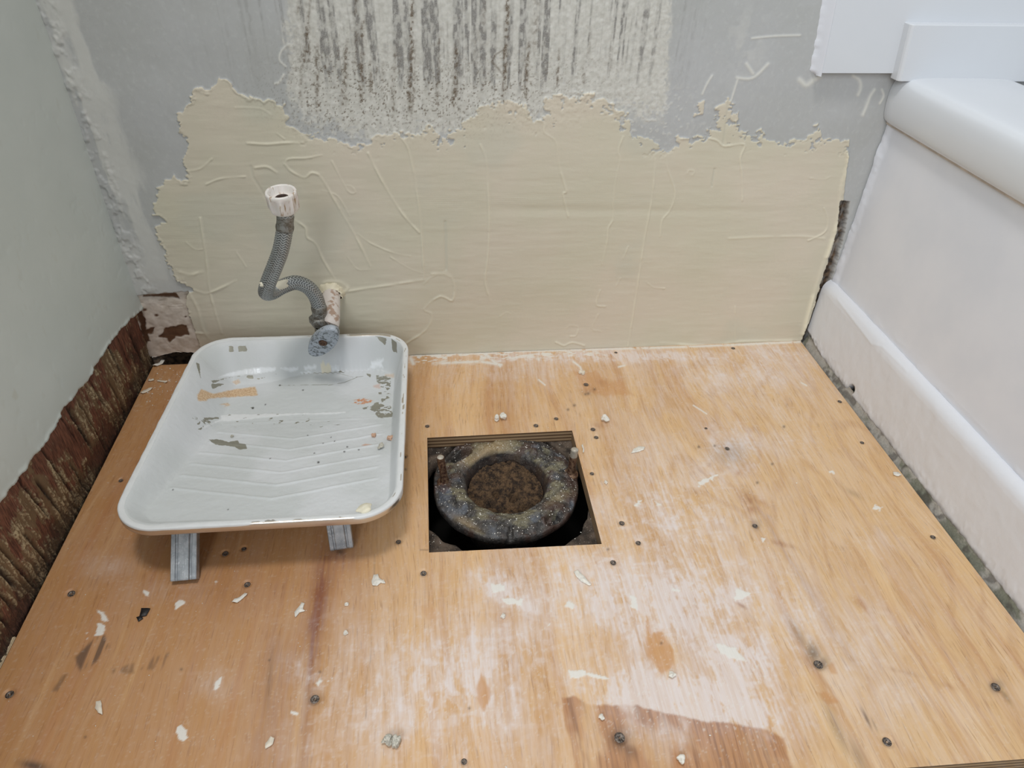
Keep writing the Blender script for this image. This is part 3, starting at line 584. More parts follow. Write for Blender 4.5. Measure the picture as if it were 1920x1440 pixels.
    cat = st(9, 2.2, 2, 0.4, 11.0); rings = m.math('SINE', m.math('MULTIPLY', cat, 75.0)); catm = m.math('MULTIPLY', m.ramp(rings, 0.45, 1.0), m.ramp(xx, 0.10, 0.30))
    col = m.mix(m.math('MULTIPLY', catm, 0.22), col, C8(176, 126, 84))
    col = m.mix(m.math('MULTIPLY', m.ramp(mid, 0.42, 0.28), 0.22), col, C8(236, 200, 150))
    col = m.mix(m.math('MULTIPLY', m.ramp(fine, 0.45, 0.75), 0.28), col, C8(166, 116, 76))
    col = m.mix(m.math('MULTIPLY', m.ramp(pores, 0.56, 0.72), 0.42), col, C8(134, 88, 56))
    col = m.mix(m.math('MULTIPLY', rd, 0.9), col, C8(128, 70, 44))
    col = m.mix(m.math('MULTIPLY', m.math('MULTIPLY', wf, m.ramp(fine, 0.35, 0.65, 1.0, 0.75)), 0.92, True), col, C8(226, 216, 213))
    col = m.mix(m.math('MULTIPLY', og, 0.72), col, C8(198, 144, 92))
    col = m.mix(m.math('MULTIPLY', bn, 0.75), col, m.mix(m.ramp(fine, 0.4, 0.7), C8(178, 124, 82), C8(132, 84, 56)))
    col = m.mix(m.math('MULTIPLY', gy, 0.85), col, C8(74, 60, 52))
    col = m.mix(m.math('MULTIPLY', pt, 0.9), col, C8(228, 226, 219))
    # ply edge: glued layers
    ly = m.noise(m.mapping((6, 6, 260)), 1.0, 2); layer = m.ramp(m.math('SINE', m.math('MULTIPLY', zz, 1180.0)), -0.1, 0.1)
    ecol = m.mix(layer, C8(96, 74, 54), C8(178, 150, 118)); ecol = m.mix(m.math('MULTIPLY', ly, 0.5), ecol, C8(120, 96, 70))
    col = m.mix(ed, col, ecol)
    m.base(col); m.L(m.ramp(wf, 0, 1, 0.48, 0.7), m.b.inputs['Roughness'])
    m.bump(m.math('ADD', fine, m.math('MULTIPLY', pores, 0.6)), 0.28, 0.0006)
    F = F.astype(np.int64); EF = np.array(EF)
    o = mesh_np('floor', V2, np.vstack([F, EF]), m.m, attrs={'A': A, 'B': B})
    tag(o, 'orange-brown plywood sheet floor with a square cut-out and smears of white filler', 'floor', kind='structure')
    return o
FLOOR = plywood()

# screws driven into the sheet
def screw_mesh():
    bm = bmesh.new(); r = 0.0036
    def ring(rad, z, n=20): return [bm.verts.new((rad * math.cos(2 * math.pi * k / n), rad * math.sin(2 * math.pi * k / n), z)) for k in range(n)]
    rs = [ring(0.0016, -0.004), ring(0.0020, -0.0020), ring(r, 0.0), ring(r * 0.93, 0.00025), ring(r * 0.55, 0.00032)]
    for a, b in zip(rs[:-1], rs[1:]):
        for k in range(20): bm.faces.new((a[k], a[(k + 1) % 20], b[(k + 1) % 20], b[k]))
    # cross recess
    top = rs[-1]; c = bm.verts.new((0, 0, -0.0012)); inner = []
    for k in range(20):
        q = k % 5; rad = r * (0.50 if q == 0 else 0.17); z = 0.0003 if q == 0 else -0.0002
        inner.append(bm.verts.new((rad * math.cos(2 * math.pi * k / 20), rad * math.sin(2 * math.pi * k / 20), z)))
    for k in range(20):
        bm.faces.new((top[k], top[(k + 1) % 20], inner[(k + 1) % 20], inner[k])); bm.faces.new((inner[k], inner[(k + 1) % 20], c))
    me = bpy.data.meshes.new('screw'); bm.to_mesh(me); bm.free()
    m = NT('dull_screw_steel', 0.5, 0.6); n = m.noise(scale=700, detail=2); m.base(m.mix(m.ramp(n, 0.35, 0.65), C8(62, 54, 48), C8(138, 128, 120))); me.materials.append(m.m)
    return me
sme = screw_mesh(); rnd = random.Random(4)
for p, s in SCREW_W:
    o = bpy.data.objects.new('screw', sme); sc.collection.objects.link(o); o.parent = FLOOR
    o.location = (p[0], p[1], -0.0010); o.rotation_euler = (rnd.uniform(-.06, .06), rnd.uniform(-.06, .06), rnd.uniform(0, 3)); o.scale = (s * .9, s * .9, s * .9)

# ------------------------------------------------------------------ old subfloor under the sheet, with the round hole for the drain
FC = np.array([0.0735, -0.2525])          # drain centre
SCx, SCy, SR = 0.0720, -0.2660, 0.1045
def subfloor():
    Z0 = -0.0185; n = 220; V = []; F = []
    # annular grid from round hole out to a big rectangle
    rings = [0.0, 0.02, 0.045, 0.08, 0.13, 0.22, 0.4, 0.7, 1.0]
    rings = list(np.linspace(0, 0.14, 34)) + [0.2, 0.3, 0.45, 0.7, 1.0]
    for t in rings:
        for k in range(n):
            a = 2 * math.pi * k / n; c, s = math.cos(a), math.sin(a)
            jr = 0.002 * math.sin(7 * a + 1) + 0.0012 * math.sin(23 * a)
            px, py = SCx + (SR + jr) * c, SCy + (SR + jr) * s
            bx0, bx1, by0, by1 = -0.46, 0.62, -0.95, 0.03
            tx = (bx1 - SCx) / c if c > 1e-9 else (bx0 - SCx) / c if c < -1e-9 else 1e9
            ty = (by1 - SCy) / s if s > 1e-9 else (by0 - SCy) / s if s < -1e-9 else 1e9
            q = min(tx, ty); ex, ey = SCx + q * c, SCy + q * s
            V.append((px + (ex - px) * t, py + (ey - py) * t, Z0))
    V = np.array(V); nr = len(rings)
    V[:, 2] += 0.0016 * fbm(V[:, 0] * 130, V[:, 1] * 130, 71, 3) * (np.repeat(rings, n) < 0.2)
    for r in range(nr - 1):
        for k in range(n):
            k2 = (k + 1) % n; F.append((r * n + k, (r + 1) * n + k, (r + 1) * n + k2, r * n + k2))
    b = len(V); low = V[:n].copy(); low[:, 2] -= 0.022; V = np.vstack([V, low])
    for k in range(n): k2 = (k + 1) % n; F.append((k, k2, b + k2, b + k))
    m = NT('dirty_subfloor_boards', 0.9); n1 = m.noise(scale=60, detail=4); n2 = m.noise(scale=700, detail=2); vo = m.vor(scale=420)
    sp = m.n('ShaderNodeSeparateXYZ'); m.L(m.tc.outputs['Object'], sp.inputs[0])
    col = m.mix(m.ramp(n1, 0.35, 0.65), C8(52, 44, 38), C8(104, 90, 78))
    yfar = m.ramp(sp.outputs[1], -0.60, -0.625)
    col = m.mix(yfar, col, m.mix(n2, C8(150, 128, 98), C8(205, 186, 152)))
    xr = m.ramp(sp.outputs[0], 0.53, 0.556)
    col = m.mix(xr, col, m.mix(m.ramp(n1, 0.4, 0.6), C8(112, 112, 100), C8(66, 74, 52)))
    col = m.mix(m.math('MULTIPLY', m.ramp(vo, 0.22, 0.10), m.ramp(n2, 0.45, 0.6)), col, C8(196, 190, 180))
    m.base(col); m.bump(m.math('ADD', n1, n2), 0.6, 0.002)
    o = mesh_np('subfloor', V, F, m.m)
    tag(o, 'dark dirty old floorboards showing under the plywood around the round drain opening', 'floor', kind='structure')
    # void below: a box coloured near black for the unlit space
    bm = bmesh.new(); bmesh.ops.create_cube(bm, size=1)
    bmesh.ops.scale(bm, vec=(0.5, 0.5, 0.12), verts=bm.verts); bmesh.ops.translate(bm, vec=(SCx, SCy, -0.105), verts=bm.verts)
    top = [f for f in bm.faces if f.normal.z > 0.9]; bmesh.ops.delete(bm, geom=top, context='FACES'); bmesh.ops.reverse_faces(bm, faces=bm.faces)
    me = bpy.data.meshes.new('crawl_space'); bm.to_mesh(me); bm.free()
    o = link('crawl_space', me, plain('void_black', C8(18, 16, 14), 0.95)); tag(o, 'black space below the floor seen through the round opening', 'void', kind='structure')
subfloor()

# ================================================================== DRAIN FLANGE
def flange():
    root = empty('closet_flange', (FC[0], FC[1], -0.045))
    tag(root, 'corroded iron toilet flange caked in old wax inside the square cut-out', 'drain flange')
    na = 420
    prof = [(0.058, -0.070), (0.060, -0.036), (0.066, -0.031), (0.0870, -0.0290), (0.0888, -0.0270), (0.0886, -0.0190)]
    top = [(0.0870 - (0.0870 - 0.0520) * k / 34, 0) for k in range(35)]
    bore = [(0.0500, -0.003), (0.0485, -0.008), (0.0478, -0.016), (0.0475, -0.026), (0.0470, -0.036), (0.0465, -0.060), (0.0465, -0.085)]
    rows = []
    for r, z in prof: rows.append((r, z, 0))
    for r, z in top:
        # wax ring raised round the bore, falling to the iron rim outside
        t = (0.087 - r) / 0.035
        hz = -0.0170 + 0.0035 * sstep(0.0, 0.3, t) + 0.0022 * math.exp(-((t - 0.62) / 0.22) ** 2) - 0.0025 * sstep(0.8, 1.0, t)
        rows.append((r, float(hz), 1))
    zt = rows[-1][1]
    for r, z in bore: rows.append((r, zt + z, 2))
    a = np.linspace(0, 2 * math.pi, na, endpoint=False); V = []; A = []
    for r, z, kind in rows:
        lx, ly = r * np.cos(a), r * np.sin(a)
        wob = 0.0012 * fbm(np.cos(a) * 3 + 9, np.sin(a) * 3 + 5, 80, 3) * (1 if kind < 2 else 2.0)
        lx = lx * (1 + wob / 0.07); ly = ly * (1 + wob / 0.07)
        x = FC[0] + lx; y = FC[1] + ly
        f1 = fbm(x * 70, y * 70, 81, 4, 0.55); f2 = fbm(x * 320, y * 320, 82, 3)
        zz = np.full(na, z)
        u, v = PX(np.stack([x, y, np.full(na, -0.010)], 1))
        if kind == 1:
            zz = zz + 0.0032 * f1 + 0.0009 * f2
            sm = fbm(np.arctan2(ly, lx) * 5, r * 260 * np.ones(na), 83, 3); zz = zz + 0.0014 * sm
            zz = zz + 0.004 * blob(u, v, 922, 845, 26, 12, -15) + 0.003 * blob(u, v, 880, 862, 30, 6, -20) + 0.003 * blob(u, v, 1050, 862, 22, 10) + 0.0035 * blob(u, v, 870, 985, 40, 7, 25) + 0.003 * blob(u, v, 940, 985, 55, 5, 16)
            for cx, cy, rx, ry, rot, dp in [(866, 851, 21, 9, -28, .012), (1030, 845, 22, 4, 24, .006), (1036, 967, 15, 9, -20, .010), (957, 996, 5, 16, 5, .005), (1024, 866, 8, 4, 10, .003), (826, 872, 7, 12, 20, .004)]:
                e = ell(u, v, cx, cy, rx, ry, rot); zz = zz - dp * sstep(1.15, 0.75, e)
        elif kind == 0: zz = zz + 0.001 * f1
        wax = np.zeros(na)
        if kind == 1:
            wax = sstep(-0.15, 0.35, fbm(x * 45, y * 90, 84, 4, 0.6) + 0.22 * math.exp(-((r - 0.060) / 0.010) ** 2) - 0.20 + 0.9 * blob(u, v, 925, 838, 34, 16, -15) + .5 * blob(u, v, 880, 985, 45, 8, 25) - 0.35 * (r > 0.078))
        elif kind == 2: wax = np.full(na, 0.25) * sstep(0.1, 0.5, f1) * (z > -0.03)
        blue = sstep(0.05, 0.45, fbm(x * 60 + 4, y * 60, 85, 3)) * (kind == 1)
        tan = np.clip(blob(u, v, 925, 838, 34, 15, -15) + 0.8 * blob(u, v, 885, 860, 30, 7, -20) + .7 * blob(u, v, 875, 975, 30, 6, 30) + .4 * blob(u, v, 1050, 930, 30, 8, -30), 0, 1)
        rust = np.clip(sstep(0.0, 0.4, f1 + 0.6 * blob(u, v, 1075, 900, 25, 25) + .5 * blob(u, v, 830, 905, 20, 20) + .5 * blob(u, v, 1060, 960, 40, 20, -30)) * (1 - wax * .6), 0, 1)
        if kind == 2 and r < 0.0486: rust = rust * 0.6 + .3
        V.append(np.stack([x - FC[0], y - FC[1], zz + 0.045], 1)); tan = tan * (kind == 1)
        A.append(np.stack([wax, blue, tan, rust], 1))
    V = np.vstack(V); V_all = V.copy(); A = np.vstack(A); F = []
    for r in range(len(rows) - 1):
        for k in range(na): k2 = (k + 1) % na; F.append((r * na + k, r * na + k2, (r + 1) * na + k2, (r + 1) * na + k))
    m = NT('waxy_corroded_iron', 0.55); wx, bl, tn, rs = m.attr('A'); n1 = m.noise(scale=150, detail=4); n2 = m.noise(scale=500, detail=3); vo = m.vor(scale=520)
    col = m.mix(m.ramp(n1, 0.3, 0.7), C8(38, 36, 36), C8(78, 74, 71))
    col = m.mix(m.math('MULTIPLY', bl, 0.65), col, C8(100, 106, 116))
    col = m.mix(m.math('MULTIPLY', rs, 0.55), col, C8(80, 54, 42))
    col = m.mix(m.math('MULTIPLY', wx, m.ramp(n2, 0.25, 0.65, 0.5, 1.0)), col, m.mix(n1, C8(92, 88, 72), C8(146, 138, 110)))
    col = m.mix(m.math('MULTIPLY', tn, 0.8), col, C8(160, 138, 104))
    col = m.mix(m.math('MULTIPLY', m.ramp(vo, 0.20, 0.11), m.ramp(n2, 0.5, 0.6)), col, C8(214, 210, 200))
    m.base(col); m.L(m.ramp(n2, 0.3, 0.7, 0.62, 0.30), m.b.inputs['Roughness']); m.bump(m.math('ADD', n1, n2), 0.6, 0.0016)
    mesh_np('flange_ring', V, F, m.m, root, attrs={'A': A})['label'] = 'pitted iron ring smeared with grey and tan wax'
    # packed debris at the bottom of the bore
    nr = 60; V = []; F = []; g = np.linspace(-1, 1, nr * 2)
    X, Y = np.meshgrid(g, g); rr = np.hypot(X, Y); s = np.where(rr > 1, 1 / np.maximum(rr, 1e-6), 1); x = (X * s * 0.0468).ravel(); y = (Y * s * 0.0468).ravel()
    u, v = PX(np.stack([x + FC[0], y + FC[1], np.full_like(x, -0.046)], 1))
    z = -0.038 + 0.006 * fbm(x * 80, y * 80, 90, 4, 0.6) + 0.0025 * fbm(x * 400, y * 400, 91, 2) + 0.010 * (y / 0.047)
    for cx, cy, rx, ry in [(963, 940, 9, 9), (930, 933, 7, 6)]: z = z - 0.010 * sstep(1.2, 0.7, ell(u, v, cx, cy, rx, ry))
    m = NT('brown_crumbly_debris', 0.95); n1 = m.noise(scale=130, detail=5, rough=.65); n2 = m.noise(scale=600, detail=3)
    col = m.mix(m.ramp(n1, 0.36, 0.66), C8(46, 34, 27), C8(118, 92, 66)); col = m.mix(m.ramp(n2, 0.55, 0.7, 0, .5), col, C8(150, 120, 84)); m.base(col); m.bump(m.math('ADD', n1, n2), 1.0, 0.003)
    mesh_np('drain_debris', np.stack([x, y, z + 0.045], 1), gridfaces(nr * 2, nr * 2), m.m, root)['label'] = 'crumbly brown debris filling the drain bore'
    # grit stuck to the wax
    rn = random.Random(33); GV = []; GF = []
    top_z = {round(r_, 5): z_ for r_, z_, k_ in rows if k_ == 1}; Vt = V_all.reshape(len(rows), na, 3)
    for _ in range(700):
        i_ = rn.randint(7, 7 + 31); k_ = rn.randint(0, na - 1); p_ = Vt[i_, k_]; rr_ = rn.choice([.0004, .0005, .0007, .0010]); b_ = len(GV); a0 = rn.uniform(0, 6)
        for q in range(5): GV.append((p_[0] + rr_ * math.cos(a0 + q * 1.257) * rn.uniform(.6, 1.2), p_[1] + rr_ * math.sin(a0 + q * 1.257) * rn.uniform(.6, 1.2), p_[2] - .0003))
        GV.append((p_[0], p_[1], p_[2] + rr_ * .7))
        for q in range(5): GF.append((b_ + q, b_ + (q + 1) % 5, b_ + 5))
    g_ = mesh_np('grit', np.array(GV), GF, plain('white_grit', C8(226, 222, 212), .75), root, smooth=False); g_['kind'] = 'stuff'; g_['label'] = 'white plaster grit stuck in the wax'
    # bolts
    m = NT('rusty_bolt', 0.6, 0.35); n1 = m.noise(scale=300); m.base(m.mix(m.ramp(n1, 0.35, 0.65), C8(74, 46, 36), C8(140, 112, 88)))
    mt = NT('pale_bolt_tip', 0.5, 0.3); n1 = mt.noise(scale=300); mt.base(mt.mix(n1, C8(150, 140, 124), C8(206, 200, 188)))
    for k, (bp, tp, lab) in enumerate([((834, 902), (828, 856), 'rusty left bolt'), ((1070, 886), (1075, 842), 'rusty right bolt with a bare metal tip')]):
        b = onZ(bp, -0.014); H = 0.045 if k == 0 else 0.042
        # height from the picture at the same footprint
        best = min(np.linspace(0.0, 0.06, 121), key=lambda zz: abs(PX(np.array([[b[0], b[1], zz]]))[1][0] - tp[1]))
        r0 = 0.0042
        prof = [(r0 * 2.4, -0.006), (r0 * 2.3, -0.001), (r0 * 1.7, 0.001), (r0 * 1.1, 0.002)]
        L = best - (-0.014); nt = int(L / 0.0006)
        for i in range(nt): prof.append((r0 * (1.0 + (0.09 if i % 2 else -0.03)) * (1.15 - 0.15 * min(1, i / 8)), 0.002 + (L - 0.002) * i / nt))
        prof += [(r0 * 0.95, L - 0.0008), (r0 * 0.8, L), (0.0002, L)]
        V, F = lathe_np(prof, 20, (0, 0, 0)); tilt = np.array([(-0.004 if k == 0 else 0.002) / L, 0.0])
        V[:, 0] += V[:, 2] * tilt[0]
        V += np.array([b[0] - FC[0], b[1] - FC[1], -0.014 + 0.045])
        o = mesh_np('bolt', V, F, m.m, root); o['label'] = lab
        o.data.materials.append(mt.m)
        zc = np.array([p.center[2] for p in o.data.polygons]); lim = V[:, 2].max() - (0.0006 if k == 0 else 0.012)
        for p in o.data.polygons:
            if p.center[2] > lim: p.material_index = 1
flange()

# ================================================================== PAINT TRAY
def tray():
    zb, zf = 0.055, 0.071
    TL, TR, BL, BR = onZ((378, 634), zb), onZ((763, 625), zb), onZ((190, 1001), zf), onZ((757, 964), zf)
    ctr = (TL + TR + BL + BR) / 4
    ex = (TR - TL) + (BR - BL); ex /= np.linalg.norm(ex); ey = (TL - BL) + (TR - BR); ey -= ex * (ey @ ex); ey /= np.linalg.norm(ey); ez = np.cross(ex, ey)
    HW = (np.linalg.norm(TR - TL) + np.linalg.norm(BR - BL)) / 4; HL = (np.linalg.norm(TL - BL) + np.linalg.norm(TR - BR)) / 4
    root = empty('paint_tray', (ctr[0], ctr[1], 0)); rt = np.array([ctr[0], ctr[1], 0])
    tag(root, 'metal paint roller tray coated in dried white paint, standing below the pipe', 'paint tray')
    RIM = 0.0062                                   # half width of the flat rim
    hw, hl, rc = HW - RIM, HL - RIM, 0.040
    def rr_half(y, hw_, hl_, r):
        t = np.clip(np.abs(y) - (hl_ - r), 0, r); return hw_ - r + np.sqrt(np.maximum(r * r - t * t, 0))
    def sdf(x, y, hw_, hl_, r):
        qx = np.abs(x) - (hw_ - r); qy = np.abs(y) - (hl_ - r)
        return -(np.minimum(np.maximum(qx, qy), 0) + np.hypot(np.maximum(qx, 0), np.maximum(qy, 0)) - r)
    # world-flat bottom: the well rests on the plywood
    tilt = ez
    def bottom(yl):
        """local z of the pan's floor: level well at the back, ramp rising to the front"""
        deep = -0.0475 - 0.0 * yl
        y1 = hl - 0.125                              # foot of the ramp
        y0 = -hl
        t = np.clip((y1 - yl) / (y1 - y0), 0, 1)
        return deep + (0.0475 - 0.0085) * t
    def surf(x, y):
        d = sdf(x, y, hw, hl, rc)
        b = bottom(y); dep = -b
        wy = 0.006 + 0.20 * dep                      # wall run grows with depth
        left = sstep(0.02, -0.08, x) * 0.024         # the left side leans more
        wy = wy + left * (dep / 0.045)
        s = sstep(0.0, 1.0, d / wy) * 0.55 + np.clip(d / wy, 0, 1) * 0.45
        return -dep * s, d, wy
    ny, nx = 330, 260
    yy = np.linspace(-hl, hl, ny)
    yy = np.sign(yy) * hl * (1 - (1 - np.abs(yy) / hl) ** 1.0)
    uu = np.linspace(-1, 1, nx); uu = np.sin(uu * math.pi / 2) * 0.35 + uu * 0.65
    Uu, Yy = np.meshgrid(uu, yy); HWy = rr_half(Yy, hw, hl, rc); x = (Uu * HWy).ravel(); y = Yy.ravel()
    z, d, wy = surf(x, y)
    # chevron ribs pressed in the ramp
    inx = sstep(0.0, 0.006, d - wy * 1.02); rib = np.zeros_like(x)
    for k in range(7):
        yk = hl - 0.171 - 0.0250 * k
        yc = yk + 0.27 * (np.abs(x - 0.004)) * 1.0
        rib = np.maximum(rib, np.exp(-((y - yc) / 0.0020) ** 2) * sstep(hw - 0.020, hw - 0.030, np.abs(x)) * (k < 6))
    z = z + 0.0012 * rib * inx
    wob = 0.0006 * fbm(x * 50, y * 60, 101, 3) + 0.00025 * fbm(x * 220, y * 220, 102, 3); z = z + wob * sstep(0, 0.004, d) + 0.0006 * fbm(x * 110, y * 60, 112, 3) * sstep(-.06, -.1, x) * sstep(wy * 1.1, wy * .8, d) * sstep(0, .004, d)
    foot = np.exp(-((y - (hl - 0.125)) / 0.002) ** 2); z = z + 0.0006 * foot * inx
    M = np.stack([ex, ey, ez], 1)
    W = np.stack([x, y, z], 1) @ M.T + ctr
    u, v = PX(W)
    jit = 2.0 * fbm(x * 260, y * 260, 103, 3)
    Zt = lambda pts: [(300 + 0.25 * a, 600 + 0.25 * b) for a, b in pts]
    bare = np.zeros_like(x)
    for poly in [Zt([(360, 895), (440, 895), (520, 915), (585, 903), (595, 925), (640, 930), (655, 965), (600, 975), (560, 950), (480, 942), (415, 935)]), Zt([(518, 195), (550, 200), (552, 240), (520, 240)]), Zt([(580, 195), (640, 195), (660, 235), (590, 238)]),
                 Zt([(1620, 115), (1700, 140), (1690, 190), (1660, 165), (1640, 150)]), Zt([(1735, 140), (1775, 170), (1778, 250), (1745, 230)]), Zt([(270, 320), (295, 330), (310, 450), (290, 400)]), Zt([(385, 480), (490, 478), (440, 500), (390, 522)]),
                 Zt([(380, 455), (480, 445), (400, 475)]), Zt([(640, 420), (700, 415), (700, 440), (650, 435)]), Zt([(725, 440), (800, 428), (740, 447)]), Zt([(330, 735), (445, 730), (440, 740), (335, 755)]), Zt([(270, 790), (310, 750), (300, 780)]), Zt([(285, 820), (330, 795), (310, 825)]),
                 Zt([(1545, 400), (1580, 405), (1580, 430), (1555, 415)]), Zt([(680, 655), (712, 658), (690, 670)]), Zt([(820, 738), (850, 732), (838, 746)]), Zt([(1335, 380), (1390, 395), (1350, 395)])]:
        bare = np.maximum(bare, polymask(u, v, poly, 1.0, jit * .6))
    right = polymask(u, v, Zt([(1620, 415), (1730, 420), (1730, 640), (1755, 740), (1640, 735), (1600, 690), (1520, 680), (1520, 655), (1600, 640), (1640, 560)]), 5)
    cell = sstep(-0.02, 0.10, fbm(x * 170, y * 210, 104, 3, 0.6)); bare = np.maximum(bare, right * cell)
    bare = np.maximum(bare, sstep(0.56, 0.62, fbm(x * 150, y * 320, 105, 2)) * blob(u, v, 520, 790, 200, 18)); bare = np.maximum(bare, sstep(0.5, 0.56, fbm(x * 200, y * 200, 106, 2)) * blob(u, v, 380, 790, 30, 22))
    crk = np.zeros_like(x)
    for pts in [Zt([(440, 445), (640, 415), (900, 405), (1000, 405), (1320, 395), (1450, 430), (1560, 420)]), Zt([(1260, 490), (1380, 470), (1480, 430)]), Zt([(800, 492), (1260, 485)])]:
        crk = np.maximum(crk, np.exp(-(linedist(u, v, pts) / 0.8) ** 2) * sstep(-0.3, 0.2, fbm(x * 60, y * 60, 107)))
    bare = np.maximum(bare, crk * 0.7)
    speck = np.zeros_like(x)
    for a, b, r in [(1155, 740, 2.3), (905, 720, 1.2), (955, 340, 1.6), (1290, 685, 1.6), (1135, 693, 1.4), (1305, 660, 1.5), (1365, 675, 1.4), (880, 440, 1.5), (815, 458, 2.2), (1075, 365, 1.5), (400, 883, 1.4), (685, 985, 1.3), (1240, 630, 1.2), (1180, 640, 1.1), (1220, 610, 1.1), (1100, 600, 1.1)]:
        cx, cy = 180 + .361 * a, 600 + .361 * b; speck = np.maximum(speck, np.exp(-(np.hypot(u - cx, v - cy) / r) ** 4))
    thick = polymask(u, v, Zt([(455, 715), (560, 708), (900, 705), (1250, 695), (1390, 688), (1390, 698), (1250, 708), (1000, 712), (760, 735), (500, 762), (470, 755), (430, 770), (330, 815), (340, 800), (460, 745)]), 1.2, jit * .6)
    tan = polymask(u, v, Zt([(280, 560), (310, 520), (350, 535), (400, 555), (560, 520), (715, 502), (735, 570), (600, 575), (440, 585), (370, 590), (345, 610), (285, 608)]), 1.5, jit * .6) * 0.9
    tan = np.maximum(tan, .6 * polymask(u, v, Zt([(540, 465), (590, 445), (605, 470), (570, 488)]), 1.2)); tan = np.maximum(tan, .7 * polymask(u, v, Zt([(450, 635), (510, 622), (525, 640), (480, 655), (495, 640)]), 1.2, jit * .5))
    tan = np.maximum(tan, .45 * polymask(u, v, Zt([(1690, 408), (1755, 405), (1755, 435), (1680, 425)]), 2)); rustm = .9 * polymask(u, v, Zt([(1420, 612), (1500, 590), (1560, 595), (1600, 605), (1560, 625), (1500, 635)]), 1.5, jit * 1.5) * sstep(-.2, .2, fbm(x * 300, y * 300, 108, 2) + .1)
    rustm = np.maximum(rustm, .6 * polymask(u, v, Zt([(1510, 940), (1540, 930), (1590, 935), (1530, 945)]), 1)); rustm = np.maximum(rustm, .35 * polymask(u, v, Zt([(1600, 490), (1650, 480), (1650, 515), (1600, 510)]), 2, jit))
    cream = polymask(u, v, Zt([(1205, 330), (1225, 310), (1240, 340), (1262, 325), (1280, 345), (1285, 395), (1215, 400)]), 1, jit * .4)
    # gloss highlights painted in as colour, with lower roughness, along the rear crease
    glint = np.zeros_like(x)
    for poly in [Zt([(440, 432), (500, 402), (640, 372), (780, 355), (865, 360), (868, 380), (760, 400), (600, 415)]), Zt([(905, 360), (1038, 358), (1035, 375), (985, 392)]), Zt([(1078, 352), (1175, 338), (1168, 368), (1085, 376)]), Zt([(1285, 350), (1345, 350), (1342, 380), (1295, 384)]),
                 Zt([(1580, 310), (1680, 292), (1660, 330), (1680, 360), (1640, 350), (1560, 370), (1590, 345)]), Zt([(1040, 395), (1135, 388), (1130, 398), (1045, 400)]), Zt([(820, 122), (872, 122), (868, 135), (822, 136)])]:
        glint = np.maximum(glint, polymask(u, v, poly, 1.0, jit * .5))
    cloud = sstep(-.2, .5, fbm(x * 14, y * 14, 109, 3))
    # skin of paint has thickness
    pz = 0.00028 * (1 - np.clip(bare, 0, 1)) + 0.0005 * thick + 0.0003 * np.clip(fbm(x * 35, y * 120, 110, 3), 0, 1) * sstep(hl - 0.05, hl - 0.02, y)
    wr = 0.0007 * np.sin(x * 900 + 3 * fbm(x * 30, y * 30, 111)) * blob(y, x * 0, hl - 0.016, 0, 0.006, 1) * sstep(-0.03, 0.02, x) * sstep(.12, .08, x)
    z = z + (pz + wr) * sstep(0, .002, d)
    W = np.stack([x, y, z], 1) @ M.T + ctr - rt
    A = np.stack([np.clip(bare, 0, 1), thick, tan, np.clip(rustm, 0, 1)], 1); B = np.stack([glint, speck, cream, cloud], 1)
    m = NT('dried_white_paint_over_metal', 0.38); ba, tk, tn, rs = m.attr('A'); gl, sp, cr, cl = m.attr('B'); n1 = m.noise(scale=40, detail=4); n2 = m.noise(scale=500, detail=2)
    col = m.mix(cl, C8(206, 210, 211), C8(216, 219, 222)); col = m.mix(m.math('MULTIPLY', tk, .8), col, C8(232, 234, 236))
    col = m.mix(tn, col, m.mix(m.ramp(n2, .3, .7), C8(196, 154, 108), C8(226, 196, 156))); col = m.mix(rs, col, C8(206, 132, 74)); col = m.mix(cr, col, C8(232, 226, 206))
    bf = m.ramp(ba, .4, .6); col = m.mix(bf, col, C8(160, 158, 146)); col = m.mix(gl, col, C8(236, 240, 244)); col = m.mix(sp, col, C8(60, 58, 56)); m.base(col)
    rg = m.math('SUBTRACT', 0.52, m.math('MULTIPLY', gl, 0.44)); m.L(rg, m.b.inputs['Roughness']); m.L(m.math('MULTIPLY', bf, 0.55), m.b.inputs['Metallic'])
    m.bump(m.math('ADD', n1, m.math('MULTIPLY', n2, .4)), 0.3, 0.0010)
    PAN = m.m
    o = mesh_np('pan', W, gridfaces(nx, ny), PAN, root, attrs={'A': A, 'B': B}); o['label'] = 'white painted pan with a deep rear well and a ribbed ramp'
    so = o.modifiers.new('sheet', 'SOLIDIFY'); so.thickness = 0.0008; so.offset = -1
    # --- rolled rim with a turned-down skirt
    def outline(hw_, hl_, r, n=40):
        pts = []
        for cx, cy, a0 in [(hw_ - r, hl_ - r, 0), (-(hw_ - r), hl_ - r, 90), (-(hw_ - r), -(hl_ - r), 180), (hw_ - r, -(hl_ - r), 270)]:
            for k in range(n + 1):
                a = math.radians(a0 + 90 * k / n); pts.append((cx + r * math.cos(a), cy + r * math.sin(a)))
        # densify the straights
        out = []
        for i in range(len(pts)):
            p, q = np.array(pts[i]), np.array(pts[(i + 1) % len(pts)]); L = np.linalg.norm(q - p); m_ = max(1, int(L / 0.0022))
            for k in range(m_): out.append(p + (q - p) * k / m_)
        return np.array(out)
    ring0 = outline(hw, hl, rc); nrm = np.roll(ring0, -1, 0) - np.roll(ring0, 1, 0); nrm = np.stack([nrm[:, 1], -nrm[:, 0]], 1); nrm /= np.linalg.norm(nrm, axis=1)[:, None]
